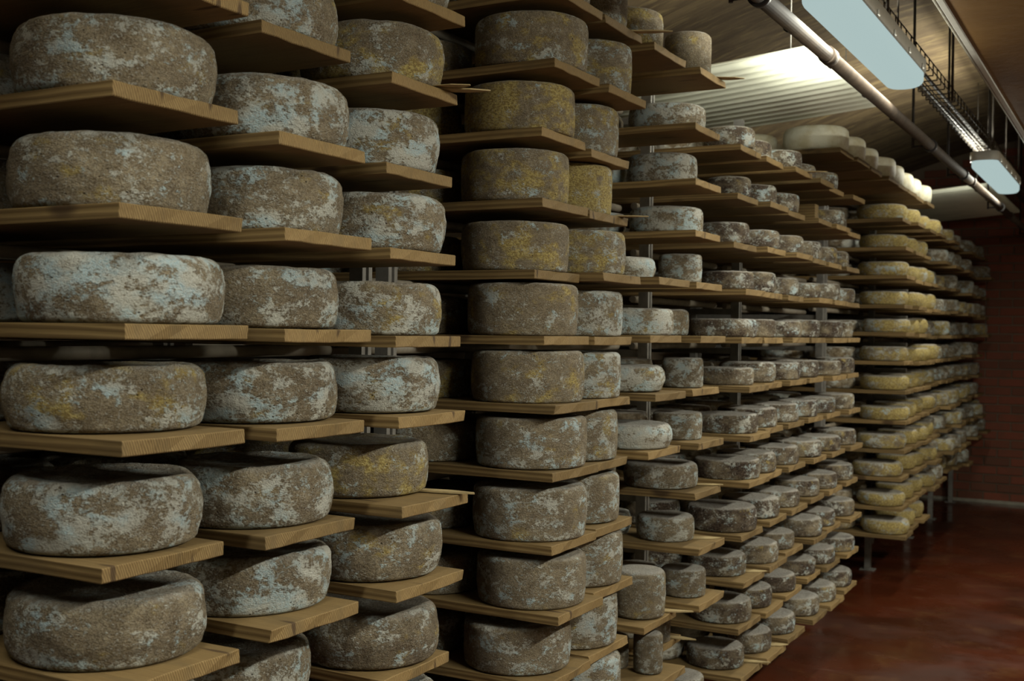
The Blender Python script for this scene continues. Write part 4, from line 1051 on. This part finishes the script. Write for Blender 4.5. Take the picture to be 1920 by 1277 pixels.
# conduit pipe with couplings and hangers
t = empty('conduit_pipe', (-0.988, 0, 2.615), 'rusty grey conduit pipe running along the ceiling beside the lamps', 'pipe')
PR = 0.025
segs = [(-5.5, 0.4), (0.4, 4.0), (4.0, 7.6), (7.6, 9.9), (9.9, 12.25)]
for a, b in segs:
    obj('pipe_length', tube_mesh('pipe_length', (0, a, 0), (0, b, 0), PR, 20), PIPE, t)
for yj in (0.4, 4.0, 7.6, 9.9):
    obj('coupling', tube_mesh('coupling', (0, yj-0.03, 0), (0, yj+0.03, 0), PR+0.006, 20), PIPE, t)
for yj in (1.2, 3.2, 6.1, 7.25, 9.2, 11.6):
    h = obj('clamp', tube_mesh('clamp', (0, yj-0.012, 0), (0, yj+0.012, 0), PR+0.009, 20), BLACK, t)
    obj('clamp_bar', tube_mesh('clamp_bar', (-PR, yj, 0), (-0.085, yj, 0), 0.006, 8), BLACK, h)
    obj('hanger_rod', tube_mesh('hanger_rod', (-0.085, yj, -0.01), (-0.085, yj, 0.98), 0.007, 8), BLACK, h)
t2 = empty('thin_conduit', (-1.045, 0, 2.650), 'thin electrical conduit tied alongside the thick ceiling pipe', 'pipe')
obj('tube', tube_mesh('tube', (0, -5.5, 0), (0, 12.2, 0), 0.013, 12), PIPE, t2)
for q in range(30):
    y = -5 + q*0.58
    obj('cable_tie', tube_mesh('cable_tie', (0, y-0.006, 0), (0, y+0.006, 0), 0.017, 10), BLACK, t2)

# wire cable tray
t = empty('cable_tray', (-0.985, 0, 2.89), 'dark wire-mesh cable tray hanging above the lamps', 'cable tray')
TW, THH = 0.063, 0.055
for (x, z) in ((-TW, THH), (-TW, 0.02), (-TW*0.6, 0), (0, 0), (TW*0.6, 0), (TW, 0.02), (TW, THH)):
    obj('long_wire', tube_mesh('long_wire', (x, -5.4, z), (x, 11.9, z), 0.0032, 6), WIRE, t)
bm = bmesh.new()
for a, b in (((-TW, 0, THH), (-TW, 0, 0)), ((-TW, 0, 0), (TW, 0, 0)), ((TW, 0, 0), (TW, 0, THH))):
    add_tube(bm, a, b, 0.0032, 6)
CW = bm_mesh(bm, 'cross_wire')
for q in range(150):
    obj('cross_wire', CW, WIRE, t, (0, -5.3 + q*0.115, 0))
for yj in (0.3, 2.8, 4.62, 6.3, 8.05, 9.7, 11.5):
    obj('hanger_rod', tube_mesh('hanger_rod', (TW+0.006, yj, -0.02), (TW+0.006, yj, 0.72), 0.007, 8), WIRE, t)
for cb in range(2):
    obj('cable', tube_mesh('cable', (-0.03+0.05*cb, -5.3, 0.012), (-0.03+0.05*cb, 8.0, 0.012), 0.008, 8), BLACK, t)

# white corrugated sheets hung beside the lamps
def corrugated(name, y0, y1, x0, x1, z_left, z_right, pitch, amp):
    bm = bmesh.new()
    n = int((y1-y0)/pitch*12)
    top = []
    for s in (0, 1):
        rows_ = []
        for i in range(n+1):
            y = y0 + (y1-y0)*i/n
            dz = amp*math.sin(2*math.pi*(y-y0)/pitch) - 0.0015*s
            rows_.append([bm.verts.new((x1 + (x0-x1)*q/4, y, z_right + (z_left-z_right)*q/4 + dz - 0.012*math.sin(math.pi*q/4))) for q in range(5)])
        top.append(rows_)
    for s, rows_ in enumerate(top):
        for i in range(n):
            for q in range(4):
                f = bm.faces.new((rows_[i][q], rows_[i+1][q], rows_[i+1][q+1], rows_[i][q+1])); f.smooth = True
    A, B = top
    for i in range(n):
        for q in (0, 4):
            bm.faces.new((A[i][q], A[i+1][q], B[i+1][q], B[i][q]))
    for i in (0, n):
        for q in range(4):
            bm.faces.new((A[i][q], A[i][q+1], B[i][q+1], B[i][q]))
    bmesh.ops.recalc_face_normals(bm, faces=bm.faces)
    return bm_mesh(bm, name)
for (y0, y1, lab) in ((4.58, 5.86, 'white corrugated sheet hung under the ceiling beside the long lamp'), (9.26, 11.4, 'white corrugated sheet hung near the brick end wall')):
    xr = -1.205 if y0 < 6 else -1.06
    t = empty('corrugated_sheet', (xr, y0, 2.80), lab, 'roof sheet')
    obj('sheet', corrugated('sheet', 0, y1-y0, -1.35, 0.0, -0.090, 0.0, 0.099, 0.015), SHEET, t)
    for dx in (-0.12, -1.2):
        for dy in (0.15, y1-y0-0.15):
            obj('hanger_wire', tube_mesh('hanger_wire', (dx, dy, -0.012 if dx > -1 else -0.085), (dx, dy, ceil_z(xr+dx)-2.80+0.02), 0.0025, 6), STEEL, t)

# thin wooden slips lying on the boards
def slip_mesh(name, L, w, th):
    bm = bmesh.new()
    pts = [(-L*0.55, -w), (L*0.1, -w*0.95), (L*0.45, -w*0.15), (L*0.42, w*0.25), (L*0.05, w), (-L*0.55, w*0.8)]
    f = bm.faces.new([bm.verts.new((x, y, 0)) for x, y in pts])
    r = bmesh.ops.extrude_face_region(bm, geom=[f])
    bmesh.ops.translate(bm, verts=[v for v in r['geom'] if isinstance(v, bmesh.types.BMVert)], vec=(0, 0, th))
    bmesh.ops.recalc_face_normals(bm, faces=bm.faces)
    return bm_mesh(bm, name)
SL = [slip_mesh('slip', 0.13, 0.018, 0.003), slip_mesh('slip', 0.11, 0.024, 0.002), slip_mesh('slip', 0.16, 0.016, 0.004)]
bd = {(b[0], b[1]): b for b in BOARDS}
slips = [(3, 3, 0.11, 0.03, 0.5, 'splintered wooden slip at the board end below the ochre-brown wheel'),
         (3, 3, 0.075, 0.015, 0.1, 'second splintered slip, split away under the first one'),
         (3, -2, 0.09, -0.035, 0.15, 'flat pale slip beside the ochre-grey wheel with smooth rim'),
         (7, -3, 0.10, -0.04, 0.5, 'pale slip beside the flat wide finely speckled wheel'),
         (7, -4, 0.085, -0.05, 0.6, 'pale slip beside the small grey-blue wheel'),
         (6, -5, 0.10, 0.0, 0.4, 'pale slip poking out beside the drum-shaped grey wheel'),
         (7, -6, 0.08, 0.02, 0.1, 'long pale slip near the floor between grey wheels'),
         (8, -5, 0.10, -0.03, 0.5, 'short pale slip on the board of a flat spotted wheel'),
         (8, -7, 0.10, -0.03, 0.3, 'pale slip on the lowest board of the flat spotted wheels'),
         (5, 2, 0.10, 0.02, 0.4, 'thin grey slip on the board of the yellowest tall wheel'),
         (7, 5, 0.10, 0.03, 0.5, 'dark slip sticking out by the barrel-shaped wheel on the highest board'),
         (5, 5, 0.11, 0.03, 0.4, 'slip sticking out in front of the wheel with yellow mould'),
         (10, 4, 0.09, 0.02, 0.4, 'slip on an upper board in the third spotted column'),
         (9, -7, 0.10, -0.03, 0.5, 'pale slip on the lowest board of the second spotted column')]
for i, (c, k, dy, dx, rz, lab) in enumerate(slips):
    if (c, k) not in bd: continue
    b = bd[(c, k)]
    o = obj('wooden_slip', SL[i % 3], SLIP, None, (b[2]+dx, (b[3]+b[4])/2+dy, b[5] + (0.004 if i == 1 else 0.0005)), lab, 'wood slip')
    o.rotation_euler = (0, 0, rz)
b = bd[(11, 3)]
obj('wood_block', box_mesh('wood_block', -0.05, 0.05, -0.03, 0.03, 0, 0.075, 0.003), WOOD, None, (b[2]-0.09, (b[3]+b[4])/2, b[5]), 'upright offcut block of wood standing alone on an upper board', 'wood block')
